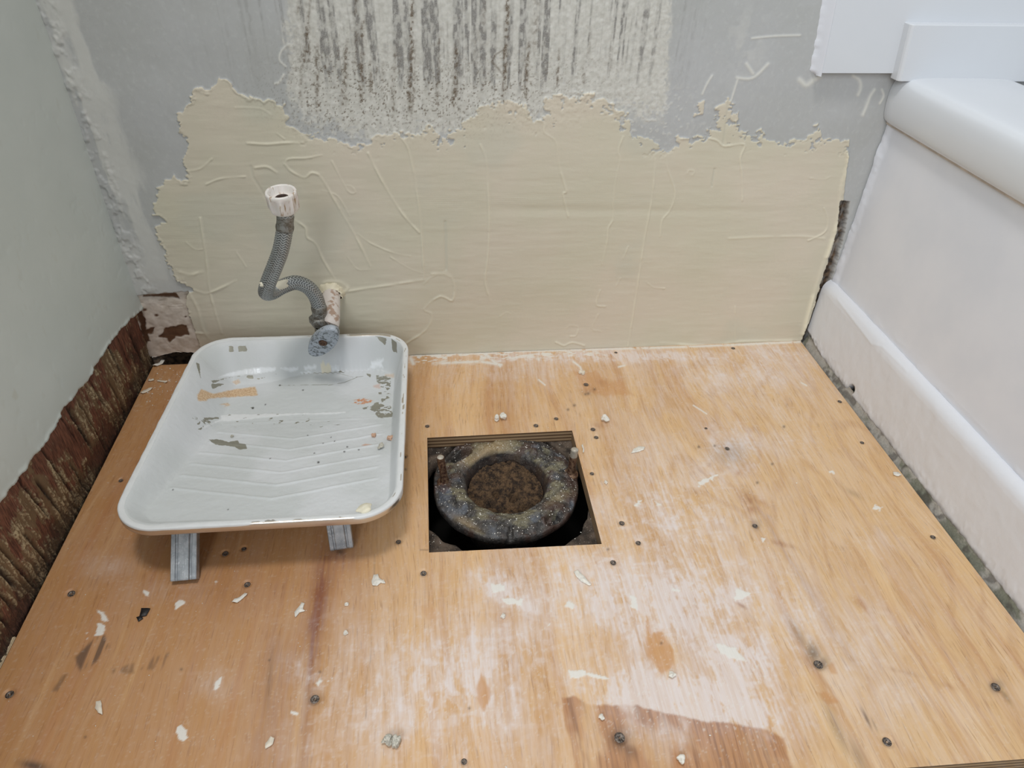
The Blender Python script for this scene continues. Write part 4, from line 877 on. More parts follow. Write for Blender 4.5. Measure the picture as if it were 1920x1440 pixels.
    prof = [(-0.0006, -0.0010), (0.0000, 0.0001), (0.0006, 0.0005), (0.0016, 0.0008), (0.0030, 0.0010), (0.0044, 0.0010), (0.0056, 0.0008), (0.0063, 0.0002), (0.0066, -0.0006), (0.0068, -0.0030), (0.0068, -0.0075), (0.0062, -0.0083), (0.0058, -0.0074), (0.0058, -0.0010), (0.0040, 0.0000), (0.002, -0.0002), (-0.0004, -0.0016)]
    Vr = []; Ar = []; n = len(ring0)
    sarc = np.cumsum(np.linalg.norm(ring0 - np.roll(ring0, 1, 0), axis=1))
    for k, (o_, zz) in enumerate(prof):
        p = ring0 + nrm * o_; lump = 0.0005 * fbm(sarc * 90, np.full(n, k * 0.4), 120, 3) * (1 if 1 <= k <= 9 else 0) * (0.4 + .9 * sstep(0.02, -.10, p[:, 0]))
        Vr.append(np.stack([p[:, 0], p[:, 1], zz + lump], 1)); 
        ang = p[:, 1]; front = sstep(-hl + 0.03, -hl + 0.01, p[:, 1])
        metal = np.zeros(n)
        if k >= 9: metal = np.full(n, 0.85) * sstep(-.25, .1, p[:, 0] * 0 + 0.2 + fbm(sarc * 60, np.full(n, 3.0), 121))
        if k >= 9: metal = np.maximum(metal, front)
        if 5 <= k <= 8: metal = front * sstep(-0.02, 0.01, p[:, 0] + 0.02 * 0) * sstep(.105, .085, p[:, 0]) * (0.9 if k >= 6 else sstep(-.1, .1, fbm(sarc * 120, np.full(n, 1.), 122)))
        if 3 <= k <= 5: metal = np.maximum(metal, 0.8 * sstep(.36, .44, fbm(sarc * 80, np.full(n, k * .7), 123) * (p[:, 0] > 0) + .06 * (p[:, 0] > hw - .01)))
        if 2 <= k <= 5: metal = np.maximum(metal, sstep(hl - .03, hl, p[:, 1]) * sstep(.045, .07, p[:, 0]) * sstep(.125, .11, p[:, 0]) * .8)
        Ar.append(np.stack([metal] * 4, 1))
    Vr = np.vstack(Vr); Ar = np.vstack(Ar); F = []
    for k in range(len(prof) - 1):
        for i in range(n): i2 = (i + 1) % n; F.append((k * n + i, (k + 1) * n + i, (k + 1) * n + i2, k * n + i2))
    m = NT('tray_rim', 0.4); mt, _, _, _ = m.attr('A'); n1 = m.noise(scale=120); bf = m.ramp(mt, .4, .6)
    m.base(m.mix(bf, m.mix(n1, C8(214, 217, 217), C8(226, 228, 230)), C8(218, 212, 204))); m.L(m.math('MULTIPLY', bf, 0.92), m.b.inputs['Metallic']); m.L(m.ramp(bf, 0, 1, .42, .30), m.b.inputs['Roughness']); m.bump(n1, 0.2, 0.0008)
    o = mesh_np('rim', Vr @ M.T + ctr - rt, F, m.m, root, attrs={'A': Ar}); o['label'] = 'rolled rim, bare shiny metal along the front edge'
    # --- folded steel legs under the shallow end
    m = NT('galvanised_steel', 0.42, 0.75); n1 = m.noise(scale=90, detail=4); n2 = m.noise(m.mapping((900, 60, 60)), 1.0, 2); n3 = m.noise(scale=260, detail=5, rough=.7, dist=1.5)
    col = m.mix(m.ramp(n1, 0.3, 0.7), C8(150, 156, 162), C8(186, 190, 194)); col = m.mix(m.math('MULTIPLY', m.ramp(n3, .56, .66), .5), col, C8(226, 228, 230)); m.base(col); m.bump(n2, 0.2, 0.0004)
    def leg(foot, top, wdt, twist, lab):
        f, t = np.array(foot), np.array(top); ax = t - f; L = np.linalg.norm(ax); ax /= L
        sx = np.array([math.cos(twist), math.sin(twist), 0.0]); sx -= ax * (sx @ ax); sx /= np.linalg.norm(sx); nn = np.cross(sx, ax)      # nn: outward face
        if nn[1] > 0: nn = -nn
        h_ = wdt / 2; D = 0.0085
        # cross-section (across, out): channel with two pressed grooves, closed box
        cs = [(-h_, -D), (-h_, -0.0006), (-h_ + .0006, 0), (-h_ * .66, 0), (-h_ * .60, -.0011), (-h_ * .50, -.0011), (-h_ * .44, 0), (-h_ * .38, -.0004), (h_ * .38, -.0004), (h_ * .44, 0), (h_ * .50, -.0011), (h_ * .60, -.0011), (h_ * .66, 0), (h_ - .0006, 0), (h_, -0.0006), (h_, -D)]
        st_ = [0, 0.0015, L * .5, L]; V = []; F = []; nc = len(cs)
        for s_ in st_:
            for a_, b_ in cs: V.append(f + ax * s_ + sx * a_ * (0.985 if s_ == 0 else 1) + nn * (b_ - (0.0004 if s_ == 0 else 0)))
        for k in range(len(st_) - 1):
            for i in range(nc): i2 = (i + 1) % nc; F.append((k * nc + i, k * nc + i2, (k + 1) * nc + i2, (k + 1) * nc + i))
        F.append(tuple(range(nc))[::-1]); F.append(tuple((len(st_) - 1) * nc + i for i in range(nc)))
        o = mesh_np('leg', np.array(V) - rt, F, m.m, root, smooth=False); o['label'] = lab
    fl = onZ((344, 1098), 0.003); leg((fl[0], fl[1] + .003, 0.0075), (fl[0] - .002, fl[1] + 0.058, 0.0515), 0.0255, -0.03, 'scratched bright left leg splayed forward')
    fr = onZ((641, 1031), 0.003); leg((fr[0], fr[1], 0.0035), (fr[0] - .0035, fr[1] + .022, 0.0500), 0.0245, 0.06, 'duller right leg')
    # cream blob of filler stuck on the front rim
    bm = bmesh.new(); bmesh.ops.create_icosphere(bm, subdivisions=4, radius=1.0); 
    for vv in bm.verts:
        n_ = 1 + .15 * math.sin(vv.co.x * 4 + 1) + .1 * math.sin(vv.co.y * 6); vv.co = Vector((vv.co.x * .0085 * n_ * (1 + .25 * vv.co.y), vv.co.y * .0062, max(-.3, vv.co.z) * .0028 * n_))
    me = bpy.data.meshes.new('filler_blob'); bm.to_mesh(me); bm.free(); 
    for p in me.polygons: p.use_smooth = True
    o = link('filler_blob', me, plain('cream_filler', C8(226, 220, 198), .5), root); p = onZ((684, 954), 0.0715) - rt; o.location = p + np.array([0, 0, 0.0005]); o.rotation_euler = (0, 0, .5); o['label'] = 'cream blob of filler on the front rim'
    return dict(ctr=ctr, M=M, surf=surf, rt=rt)
TRAY = tray()

# ================================================================== WATER SUPPLY: pipe, valve and braided hose
def plumbing():
    Yv = -0.058
    # stub pipe with its shut-off valve
    pw = onY((623, 548), 0.0); root = empty('shutoff_valve', (pw[0], 0, pw[2])); rt = np.array([pw[0], 0, pw[2]])
    tag(root, 'old shut-off valve with an oval handle on a painted stub pipe from the wall', 'valve')
    mp = NT('flaking_painted_pipe', 0.5); n1 = mp.noise(scale=70, detail=4); n2 = mp.noise(scale=300); mp.base(mp.mix(mp.ramp(n1, .54, .62), C8(212, 204, 198), mp.mix(n2, C8(150, 124, 106), C8(188, 164, 148)))); mp.bump(n1, .4, .001)
    mg = NT('tarnished_chrome', 0.5, 0.55); n1 = mg.noise(scale=160, detail=5, rough=.7, dist=1.0); mg.base(mg.mix(mg.ramp(n1, .42, .6), C8(112, 106, 96), C8(148, 148, 144))); mg.bump(n1, .15, .0005)
    mh = NT('blotched_grey_handle', 0.6, 0.2); n1 = mh.noise(scale=170, detail=4, rough=.6, dist=1.2); mh.base(mh.mix(mh.ramp(n1, .42, .50), C8(112, 118, 122), C8(176, 184, 194))); mh.bump(n1, .2, .0005)
    pe = np.array([onY((612, 604), Yv)[0] + 0.004, Yv - 0.004, onY((612, 604), Yv)[2]])
    pts = catmull([pw + np.array([0, 0.006, 0.0]), pw + np.array([-.0005, -.012, -.001]), pw * .55 + pe * .45, pe + np.array([.001, .006, .001]), pe + np.array([0, 0, -.002])], 8)
    sweep('stub_pipe', [p - rt for p in pts], 0.0122, mp.m, root, 28)
    # collar of cream filler where the pipe leaves the wall
    V, F = lathe_np([(0.0118, -.010), (0.0134, -.0088), (0.0142, -.006), (0.0156, -.0025), (0.0180, 0.0008)], 60, (0, 0, 0))
    a = np.arctan2(V[:, 1], V[:, 0]); rr = 1 + .30 * fbm(np.cos(a) * 3, np.sin(a) * 3 + V[:, 2] * 200, 130, 3); V[:, 0] *= rr; V[:, 1] *= rr * .85
    V = np.stack([V[:, 0], V[:, 2], V[:, 1]], 1) + np.array([0, -0.001, 0.001]); mesh_np('filler_collar', V, F, plain('cream_filler_b', C8(222, 214, 190), .5, var=.05), root)
    # valve body: barrel round the pipe's end, outlet rising on its left, stem to the handle
    hc = onY((606, 640), -0.086); ax = np.array([-.10, -.80, -.34]); ax /= np.linalg.norm(ax)
    out0 = onY((601, 612), Yv); out1 = onY((600, 592), Yv)
    body_c = np.array([out0[0] + .004, Yv, out0[2] - .012])
    def lathe_on(name, prof, c, axis, mat, seg=32, facets=None):
        V, F = lathe_np(prof, seg, c, frame_from(axis), facets); return mesh_np(name, np.array(V) - rt, F, mat, root)
    lathe_on('valve_body', [(0.0002, -.014), (.0095, -.014), (.0115, -.012), (.0125, 0), (.0115, .010), (.0095, .013), (.0002, .013)], body_c, (0.25, -1, -.05), mg.m)
    o = lathe_on('outlet', [(.0075, -.012), (.0080, .004), (.0085, .006)], body_c * .5 + out0 * .5, (out1 - body_c), mg.m)
    st0 = body_c; sweep('stem', [p - rt for p in (st0, st0 * .5 + hc * .5, hc)], [.0068, .0060, .0065], mg.m, root, 20)
    # oval handle: thick plate, raised lip, central screw
    fr = frame_from(ax); n = 56; V = []; F = []
    long_ = np.array([.50, 0, .86]); long_ -= ax * (long_ @ ax); long_ /= np.linalg.norm(long_); wide = np.cross(long_, ax)
    rows = [(0.0, .0016), (.30, .0016), (.36, .0020), (.62, .0022), (.86, .0026), (.93, .0038), (.985, .0036), (1.0, .0020), (1.0, -.0035), (.93, -.0052), (.5, -.006), (0.0, -.006)]
    for s_, h_ in rows:
        for k in range(n):
            a = 2 * math.pi * k / n; nz = .0004 * math.sin(5 * a + s_ * 9)
            V.append(hc + long_ * (.0385 * s_ * math.cos(a)) + wide * (.0150 * s_ * math.sin(a) * (1 + .06 * math.cos(a))) + ax * (h_ + nz * (s_ > .3) * (s_ < .9)))
    for r in range(len(rows) - 1):
        for k in range(n): k2 = (k + 1) % n; F.append((r * n + k, r * n + k2, (r + 1) * n + k2, (r + 1) * n + k))
    hd = mesh_np('handle', np.array(V) - rt, F, mh.m, root); hd['label'] = 'oval mottled grey handle'
    V, F = lathe_np([(.0052, .0010), (.0054, .0028), (.0046, .0040), (.0030, .0040), (.0028, .0022), (.0002, .0018)], 24, hc, np.stack([wide, long_, ax], 1), lambda a: 1 + .08 * math.cos(6 * a))
    o = mesh_np('handle_screw', np.array(V) - rt, F, plain('brown_rust', C8(92, 68, 52), .7, .2, 300, .3), hd); o['label'] = 'rusty brown screw'

    # ---- flexible hose
    root2 = empty('supply_hose', tuple(out0)); r2 = out0.copy()
    tag(root2, 'braided flexible water hose twisting up from the valve to a white plastic nut', 'hose')
    raw = [onY((600, 604), Yv), onY((599, 590), Yv), onY((597, 572), Yv), onY((590, 553), Yv), onY((575, 537), Yv - .002), onY((553, 530), Yv - .006), onY((530, 537), Yv - .014), onY((510, 548), Yv - .026), onY((499, 548), Yv - .038), onY((503, 530), Yv - .047), onY((515, 500), Yv - .050), onY((526, 470), Yv - .051), onY((533, 435), Yv - .051), onY((535, 408), Yv - .050), onY((535, 398), Yv - .050)]
    path = catmull(raw, 34); P = np.array(path); L = np.concatenate([[0], np.cumsum(np.linalg.norm(np.diff(P, axis=0), axis=1))])
    NS = 560; S = np.linspace(0.012, L[-1], NS); Q = np.stack([np.interp(S, L, P[:, k]) for k in range(3)], 1)
    RAD = 0.0088; pitch = 0.0031
    def braid(s_, a):
        return 0.00042 * abs(math.sin(a * 8 + s_ / pitch * math.pi)) * 1.0 if int((a / (2 * math.pi) * 16)) % 2 == 0 else 0.00042 * abs(math.sin(a * 8 - s_ / pitch * math.pi))
    def attrs(SA):
        s_, a = SA[:, 0], SA[:, 1]; sec = (a / (2 * math.pi) * 16).astype(int) % 2
        ph = np.where(sec == 0, a * 8 + s_ / pitch * math.pi, a * 8 - s_ / pitch * math.pi)
        val = np.abs(np.sin(ph)); st = np.clip(np.minimum((a * 16 / (2 * math.pi)) % 1, 1 - (a * 16 / (2 * math.pi)) % 1) * 5, 0, 1)
        return np.stack([val * (0.6 + .4 * st), st, val, val], 1)
    mb = NT('steel_braid', 0.42, 0.6); br, _, _, _ = mb.attr('A'); n1 = mb.noise(scale=60, detail=3); c0 = mb.mix(mb.ramp(br, .15, .85), C8(84, 86, 86), C8(178, 182, 182)); c0 = mb.mix(mb.math('MULTIPLY', mb.ramp(n1, .5, .7), .4), c0, C8(110, 100, 88)); mb.base(c0)
    sweep('braided_tube', [q - r2 for q in Q], RAD, mb.m, root2, 84, disp=braid, attrs_fn=attrs)
    def at(s_): return np.array([np.interp(s_, L, P[:, k]) for k in range(3)])
    Lt = L[-1]
    sweep('lower_collar', [at(s_) - r2 for s_ in np.linspace(.006, .026, 9)], [.0094, .0098, .0094, .0092, .0092, .0097, .0101, .0099, .0092], mg.m, root2, 32)
    o = lathe_on('tmp', [(.0002, -.004), (.0112, -.004), (.0124, -.002), (.0124, .0055), (.0110, .0075), (.0090, .0080)], at(0.002), (0.02, -.03, 1), mg.m, 48, lambda a: 1 / max(math.cos((a % (math.pi / 3)) - math.pi / 6), .8) * .95)
    o.name = 'hose_nut'; o.parent = root2; o.location = rt - r2
    d = at(Lt) - at(Lt - .01); d /= np.linalg.norm(d)
    sweep('upper_collar', [at(s_) - r2 for s_ in np.linspace(Lt - .021, Lt, 10)], [.0094, .0100, .0100, .0094, .0093, .0093, .0093, .0096, .0088, .0088], mg.m, root2, 32)
    # white plastic coupling nut: ribbed outside, hollow, rubber cone inside
    mw = NT('stained_white_plastic', 0.35); n1 = mw.noise(mw.mapping((260, 260, 40)), 1.0, 3); n2 = mw.noise(scale=60); mw.base(mw.mix(mw.math('MULTIPLY', mw.ramp(n1, .55, .66), mw.ramp(n2, .35, .6)), C8(230, 224, 219), C8(166, 138, 104))); mw.b.inputs['Subsurface Weight'].default_value = 0.05
    axn = np.array([-.02, -.10, 1.0]); axn /= np.linalg.norm(axn); c = at(Lt) + axn * .001
    prof = [(.0085, -.001), (.0125, -.0005), (.0155, .0015), (.0172, .005), (.0176, .0075), (.0178, .020), (.0184, .0215), (.0186, .0255), (.0178, .0272), (.0160, .0272), (.0148, .0262), (.0146, .022), (.0138, .0215), (.0138, .0175), (.0112, .0170), (.0100, .0185), (.0075, .0185), (.0068, .0160)]
    fac = lambda k: None
    seg = 96; V = []; F = []
    for j, (r_, z_) in enumerate(prof):
        for s_ in range(seg):
            a = 2 * math.pi * s_ / seg; ribs = (0.0007 * (1 if (s_ % 12) in (0, 1) else 0)) if 3 <= j <= 5 else 0
            if 3 <= j <= 5: ribs += 0.0006 * math.cos(8 * a)
            V.append(((r_ + ribs) * math.cos(a), (r_ + ribs) * math.sin(a), z_))
    for k in range(len(prof) - 1):
        for s_ in range(seg): s2 = (s_ + 1) % seg; F.append((k * seg + s_, k * seg + s2, (k + 1) * seg + s2, (k + 1) * seg + s_))
    V = (np.array(V) * .90) @ frame_from(axn).T + c - r2; nut = mesh_np('coupling_nut', V, F, mw.m, root2); nut['label'] = 'white plastic coupling nut with brown stains'
    V, F = lathe_np([(.0074, .0150), (.0072, .0172), (.0060, .0178), (.0050, .0168), (.0047, .008), (.0002, .0060)], 40, c - r2, frame_from(axn)); mesh_np('washer', V, F, plain('dark_rubber', C8(66, 48, 40), .6), nut)
    # two dabs of cream filler on the hose
    for s_, ang, ln, nm in [(np.interp(1, [0, 1], [0, 0]), 0, 0, '')][:0]: pass
    def dab(px, y, sx, sy, rot):
        bm = bmesh.new(); bmesh.ops.create_icosphere(bm, subdivisions=3, radius=1)
        dcam = CAM - onY(px, y); dcam /= np.linalg.norm(dcam); fr_ = frame_from(dcam); p0 = onY(px, y)
        for vv in bm.verts:
            k = 1 + .2 * math.sin(3 * vv.co.x + 5 * vv.co.y); c_, s__ = math.cos(rot), math.sin(rot); a_, b_ = vv.co.x * sx * k, vv.co.y * sy * k
            q = np.array([a_ * c_ - b_ * s__, a_ * s__ + b_ * c_, vv.co.z * .0018 + RAD * .96 * math.sqrt(max(0, 1 - (vv.co.y * sy / RAD * .95) ** 2))]); q = fr_ @ q + p0 - r2; vv.co = Vector(q)
        me = bpy.data.meshes.new('filler_dab'); bm.to_mesh(me); bm.free()
        for p in me.polygons: p.use_smooth = True
        link('filler_dab', me, plain('cream_filler_c', C8(226, 220, 200), .5), root2)
    dab((523, 538), Yv - .017, .0125, .0058, math.radians(-152)); dab((493, 532), Yv - .046, .0040, .0030, .4)
plumbing()

# ================================================================== BATH, RIGHT SIDE
def right_side():
    mw = NT('white_gloss_paint', 0.40); n1 = mw.noise(scale=14, detail=3); n2 = mw.noise(scale=180, detail=3); mw.base(mw.mix(mw.ramp(n1, .3, .7), C8(220, 224, 233), C8(226, 229, 237))); mw.bump(m_ := n2, 0.12, 0.0006)
    me_ = NT('white_bath_enamel', 0.18); n1 = me_.noise(scale=10); me_.base(me_.mix(n1, C8(215, 219, 225), C8(221, 225, 230)))
    # skirting board
    ys = np.arange(-0.90, 0.004, 0.0016)
    def arc(pts, n=6): return [tuple(p) for p in catmull(pts, n)]
    prof = [(0.585, .004), (0.5690, .0050), (0.5682, .008)] + [(0.5680, .008 + .080 * k / 40) for k in range(1, 41)] + arc([(0.5680, .0895), (0.5690, .0955), (0.5720, .1010), (0.5768, .1048), (0.5805, .1056)], 4)
    P = np.array(prof); X = np.repeat(P[:, 0][:, None], len(ys), 1); Z = np.repeat(P[:, 1][:, None], len(ys), 1); Y = np.repeat(ys[None], len(P), 0)
    x, y, z = X.ravel(), Y.ravel(), Z.ravel(); u, v = PX(np.stack([x, y, z], 1))
    low = sstep(.022, .006, z); rag = fbm(y * 110, z * 0, 140, 4, .6)
    z = z + low * (0.0016 * rag - .0010) + low * .010 * sstep(-.06, .0, y)
    x = x - 0.0006 * sstep(.03, .012, z) * sstep(-.1, .3, fbm(y * 160, z * 120, 141, 3)) - .0004 * fbm(y * 60, z * 60, 142, 3) - 0.0007 * np.exp(-(linedist(u, v, [(1570, 560), (1600, 600), (1635, 645), (1655, 650), (1700, 695)]) / 2.2) ** 2)
    holem = sstep(1.2, .8, ell(u, v, 1595, 730, 6, 8, 20)); x = x + .010 * holem
    dark_spots = np.clip(low * sstep(.0, .4, fbm(y * 90, z * 90, 143, 3) + .2) * sstep(.014, .004, z) * .6 + holem + 0.9 * sstep(.02, .012, z) * sstep(-.05, -.01, y) * sstep(-.1, .2, fbm(y * 200, z * 200, 144)), 0, 1)  # darker along the lower edge, in the hole and at the back end
    m = NT('white_skirting_paint', 0.42); a, _, _, _ = m.attr('A'); n1 = m.noise(scale=14); n2 = m.noise(scale=220, detail=3); m.base(m.mix(a, m.mix(n1, C8(220, 223, 230), C8(226, 228, 234)), C8(70, 64, 56))); m.bump(n2, .15, .0006)
    o = mesh_np('baseboard_right', np.stack([x, y, z], 1), gridfaces(len(ys), len(P)), m.m, attrs={'A': np.stack([dark_spots] * 4, 1)})
    tag(o, 'white painted skirting board with a rounded top along the foot of the bath panel', 'baseboard', kind='structure')
    # mouldy grey strip in the gap under the skirting
    ys2 = np.arange(-0.90, 0.0, 0.0014); zs = np.arange(-.019, .012, .0012); Y, Z = np.meshgrid(ys2, zs); y, z = Y.ravel(), Z.ravel()
    x = 0.5695 - .0018 * fbm(y * 90, z * 60, 150, 4, .6) - .0085 * sstep(.010, -.014, z)
    moss = sstep(0, .35, fbm(y * 40, z * 60, 151, 4, .6) + .6 * blob(y, z * 0, -.42, 0, .07, 1) + .3 * blob(y, z * 0, -.33, 0, .03, 1) - .2); pit = sstep(.15, .4, fbm(y * 80, z * 100, 152, 3))
    m = NT('mouldy_grey_mortar', 0.9); a, b, _, _ = m.attr('A'); n2 = m.noise(scale=500, detail=4); c = m.mix(n2, C8(140, 136, 128), C8(190, 184, 176)); c = m.mix(m.math('MULTIPLY', a, .8), c, m.mix(n2, C8(80, 84, 66), C8(128, 130, 112))); c = m.mix(m.math('MULTIPLY', b, .6), c, C8(70, 64, 58)); m.base(c); m.bump(n2, .4, .0010)
    o = mesh_np('trim_1', np.stack([x, y, z], 1), gridfaces(len(ys2), len(zs)), m.m, attrs={'A': np.stack([moss, pit, pit, pit], 1)})
    tag(o, 'narrow mouldy grey mortar strip in the gap between plywood and right skirting', 'trim', kind='structure')
    # bath: side panel + moulded rim
    root = empty('bathtub', (0.6, -0.4, 0.0)); rt = np.array([0.6, -.4, 0]); tag(root, 'white bathtub boxed in behind a flat white side panel on the right', 'bathtub')
    ys = np.arange(-0.90, -0.0005, 0.002); zs = np.linspace(.088, .345, 120); Y, Z = np.meshgrid(ys, zs); y, z = Y.ravel(), Z.ravel()
    x = 0.5805 + .0005 * fbm(y * 5, z * 5, 160, 2) - .0032 * sstep(-.016, -.001, y) * (1 + .35 * fbm(z * 90, y * 50, 161, 2)) - .0006 * sstep(-.024, -.004, y) * sstep(.0, .4, fbm(y * 150, z * 110, 162, 3))
    x = x - .0009 * sstep(.120, .105, z) * sstep(0, .3, fbm(y * 35, z * 120, 163, 3))
    mesh_np('side_panel', np.stack([x, y, z], 1) - rt, gridfaces(len(ys), len(zs)), mw.m, root)
    rim = catmull([(0.5835, .3260), (0.5825, .3330), (0.5780, .3350), (0.5730, .3358), (0.5695, .3395), (0.5672, .3460), (0.5655, .3560), (0.5648, .3680), (0.5660, .3800), (0.5698, .3876), (0.5775, .3916), (0.600, .3932), (0.640, .3930), (0.680, .3925), (0.705, .3900), (0.722, .3800), (0.735, .3500), (0.745, .28), (0.76, .18), (0.80, .14), (0.90, .135)], 7)
    ys = np.linspace(-0.90, -0.001, 160); P = np.array(rim); X = np.repeat(P[:, 0][:, None], len(ys), 1); Z = np.repeat(P[:, 1][:, None], len(ys), 1); Y = np.repeat(ys[None], len(P), 0)
    x, y, z = X.ravel(), Y.ravel(), Z.ravel(); endr = sstep(-.012, 0, y); x = x + .002 * endr * (x < .60) ; 
    mesh_np('rim', np.stack([x, y, z], 1) - rt, gridfaces(len(ys), len(P)), me_.m, root)
    # beige strip along the joint under the rim
    bm = bmesh.new(); bmesh.ops.create_cube(bm, size=1); bmesh.ops.scale(bm, vec=(.0064, .90, .0034), verts=bm.verts); bmesh.ops.translate(bm, vec=(.5800 - .6, -.451 + .4, .3335), verts=bm.verts)
    me = bpy.data.meshes.new('joint'); bm.to_mesh(me); bm.free(); link('joint', me, plain('beige_joint', C8(196, 186, 176), .8), root)['label'] = 'beige joint under the rim'
    # surround on the back wall above the bath
    s = empty('bath_surround', (.62, 0, .393)); rs = np.array([.62, 0, .393]); tag(s, 'white moulded bath surround panel on the back wall above the bath rim', 'wall panel')
    bl = onY((1540, 137), -.012); tl = onY((1567, 0), -.012)
    def slab(name, x0b, x0t, x1, z0, z1, yb, yf, par, mat, rad=.002):
        nx, nz = 60, 60; V = []; F = []
        t = np.linspace(0, 1, nz)
        for k in t:
            zz = z0 + (z1 - z0) * k; xl = x0b + (x0t - x0b) * min(1, (zz - z0) / max(1e-6, .08))
            for q, (off, yy) in enumerate([(0, yb), (0, yf + rad), (rad * .3, yf + rad * .35), (rad, yf), ((x1 - xl) * .5, yf), ((x1 - xl), yf), ((x1 - xl), yb)]): V.append((xl + off, yy, zz))
        n = 7; F = []
        for r in range(nz - 1):
            for c_ in range(n - 1): F.append((r * n + c_, r * n + c_ + 1, (r + 1) * n + c_ + 1, (r + 1) * n + c_))
        F.append(tuple(range(n))[::-1]); F.append(tuple((nz - 1) * n + k for k in range(n)))
        return mesh_np(name, np.array(V) - rs, F, mat, par, smooth=False)
    slab('panel', bl[0], tl[0], .80, bl[2], 1.25, .004, -.012, s, me_.m)
    rb, rtp = onY((1690, 133), -.026), onY((1706, 46), -.026)
    o = slab('raised_ledge', rb[0], rtp[0], .80, bl[2] - .006, rtp[2], -.010, -.026, s, me_.m, .004); o['label'] = 'raised rectangular lower part of the surround'
    bv = o.modifiers.new('b', 'BEVEL'); bv.width = .0022; bv.segments = 3; bv.limit_method = 'ANGLE'
    # painted sealant bead down the panel's left edge
    zs = np.arange(bl[2] - .004, 1.2, .0016); V = []; F = []; w0 = .010
    for k, zz in enumerate(zs):
        xl = bl[0] + (tl[0] - bl[0]) * min(1, (zz - bl[2]) / .08); j = .0022 * float(fbm(np.array([zz * 120]), np.array([0.]), 170, 3)[0]); end = min(1, (zz - zs[0] + .002) / .006)
        for a_, b_ in [(-w0 * end - j, .0008), (-w0 * .7 * end - j, -.0022), (-w0 * .35, -.006 + j * .5), (-.0012, -.0105), (.0006, -.0124)]: V.append((xl + a_, b_, zz))
    for r in range(len(zs) - 1):
        for c_ in range(4): F.append((r * 5 + c_, r * 5 + c_ + 1, (r + 1) * 5 + c_ + 1, (r + 1) * 5 + c_))
    mesh_np('sealant_bead', np.array(V) - rs, F, mw.m, s)['label'] = 'lumpy painted sealant bead down the left edge'
right_side()

# ================================================================== LOOSE BITS
mchalk = plain('chalky_plaster', C8(226, 222, 212), .75, nscale=300, var=.10, bump=.4, bd=.001)
mcreamf = plain('cream_flake', C8(224, 214, 196), .6, nscale=200, var=.08)
mgreyc = plain('grey_debris', C8(186, 182, 170), .7, nscale=400, var=.3, bump=.5)
mtan = plain('tan_crumb', C8(200, 164, 140), .8, nscale=300, var=.15, bump=.4)
mblack = plain('black_chip', C8(34, 32, 32), .5, nscale=300, var=.2)
def flake(name, px, poly, mat, label, cat='plaster flake', th=.0009, curl=.0012, z=0.0005, group=None, seed=0):
    """irregular thin chip lying on the sheet; poly in millimetres round its middle"""
    poly = [(a * .85, b * .85) for a, b in poly]; c = onZ(px, 0.0); rn = random.Random(seed + int(px[0])); P = []
    n = len(poly)
    for i in range(n):
        a, b = poly[i], poly[(i + 1) % n]
        for t in (0, .33, .66): P.append((a[0] + (b[0] - a[0]) * t + rn.uniform(-.25, .25), a[1] + (b[1] - a[1]) * t + rn.uniform(-.25, .25)))
    V = []; F = []; m_ = len(P); R_ = max(math.hypot(*p) for p in P)
    for zz, s_ in [(0, .97), (th * .5, 1.0), (th, .95)]:
        for p in P:
            h_ = curl * (math.hypot(*p) / R_) ** 2 * (1 + .6 * math.sin(p[0])); V.append((p[0] * s_ / 1000, p[1] * s_ / 1000, zz + h_))
    V.append((0, 0, 0)); V.append((0, 0, th * 1.1))
    for k in range(2):
        for i in range(m_): i2 = (i + 1) % m_; F.append((k * m_ + i, k * m_ + i2, (k + 1) * m_ + i2, (k + 1) * m_ + i))
    for i in range(m_): i2 = (i + 1) % m_; F.append((i2, i, 3 * m_)); F.append((2 * m_ + i, 2 * m_ + i2, 3 * m_ + 1))
    o = mesh_np(name, np.array(V), F, mat); o.location = (c[0], c[1], z); return tag(o, label, cat, group)
def lump(name, pos, size, mat, label, cat='plaster crumb', seed=1, group=None):
    bm = bmesh.new(); bmesh.ops.create_icosphere(bm, subdivisions=3, radius=1); rn = random.Random(seed); ph = [rn.uniform(0, 6) for _ in range(6)]; zm = 0
    for v in bm.verts:
        k = 1 + .22 * math.sin(3.1 * v.co.x + ph[0]) + .2 * math.sin(4.3 * v.co.y + ph[1]) + .16 * math.sin(5 * v.co.z + ph[2]) + .1 * math.sin(9 * v.co.x * v.co.y + ph[3])
        v.co = Vector((v.co.x * k * size[0], v.co.y * k * size[1], v.co.z * k * size[2])); zm = min(zm, v.co.z)
    for v in bm.verts: v.co.z -= zm
    me = bpy.data.meshes.new(name); bm.to_mesh(me); bm.free()
    o = link(name, me, mat); o.location = pos; o.scale = (.86, .86, .86); o.rotation_euler = (0, 0, ph[4]); return tag(o, label, cat, group)
G = 'loose chips and crumbs on the plywood'
flake('plaster_flake', (708, 1089), [(-5, 8), (0, 9), (2, 3), (9, -3), (10, -6), (4, -4), (0, -8), (-6, -7), (-7, 0)], mchalk, 'white flake shaped like a boot on the plywood, right of the tray\'s right leg', group=G, curl=.0003)
flake('plaster_flake', (563, 1143), [(1, 9), (4, 7), (3, 0), (6, -3), (0, -5), (-4, -11), (-6, -4), (-2, 3)], mchalk, 'narrow pale flake on the plywood, first one left of the boot-shaped flake', group=G, curl=.0003)
flake('plaster_flake', (450, 1123), [(-8, -5), (-6, -1), (0, 2), (5, 7), (8, 5), (4, 0), (-2, -6)], mchalk, 'small lumpy white flake below the gap between the tray legs', group=G)
flake('plaster_flake', (187, 1327), [(-5, 6), (-1, 7), (4, -3), (6, -9), (1, -6), (-4, -1)], mcreamf, 'small curled cream flake near the lower left corner', group=G)
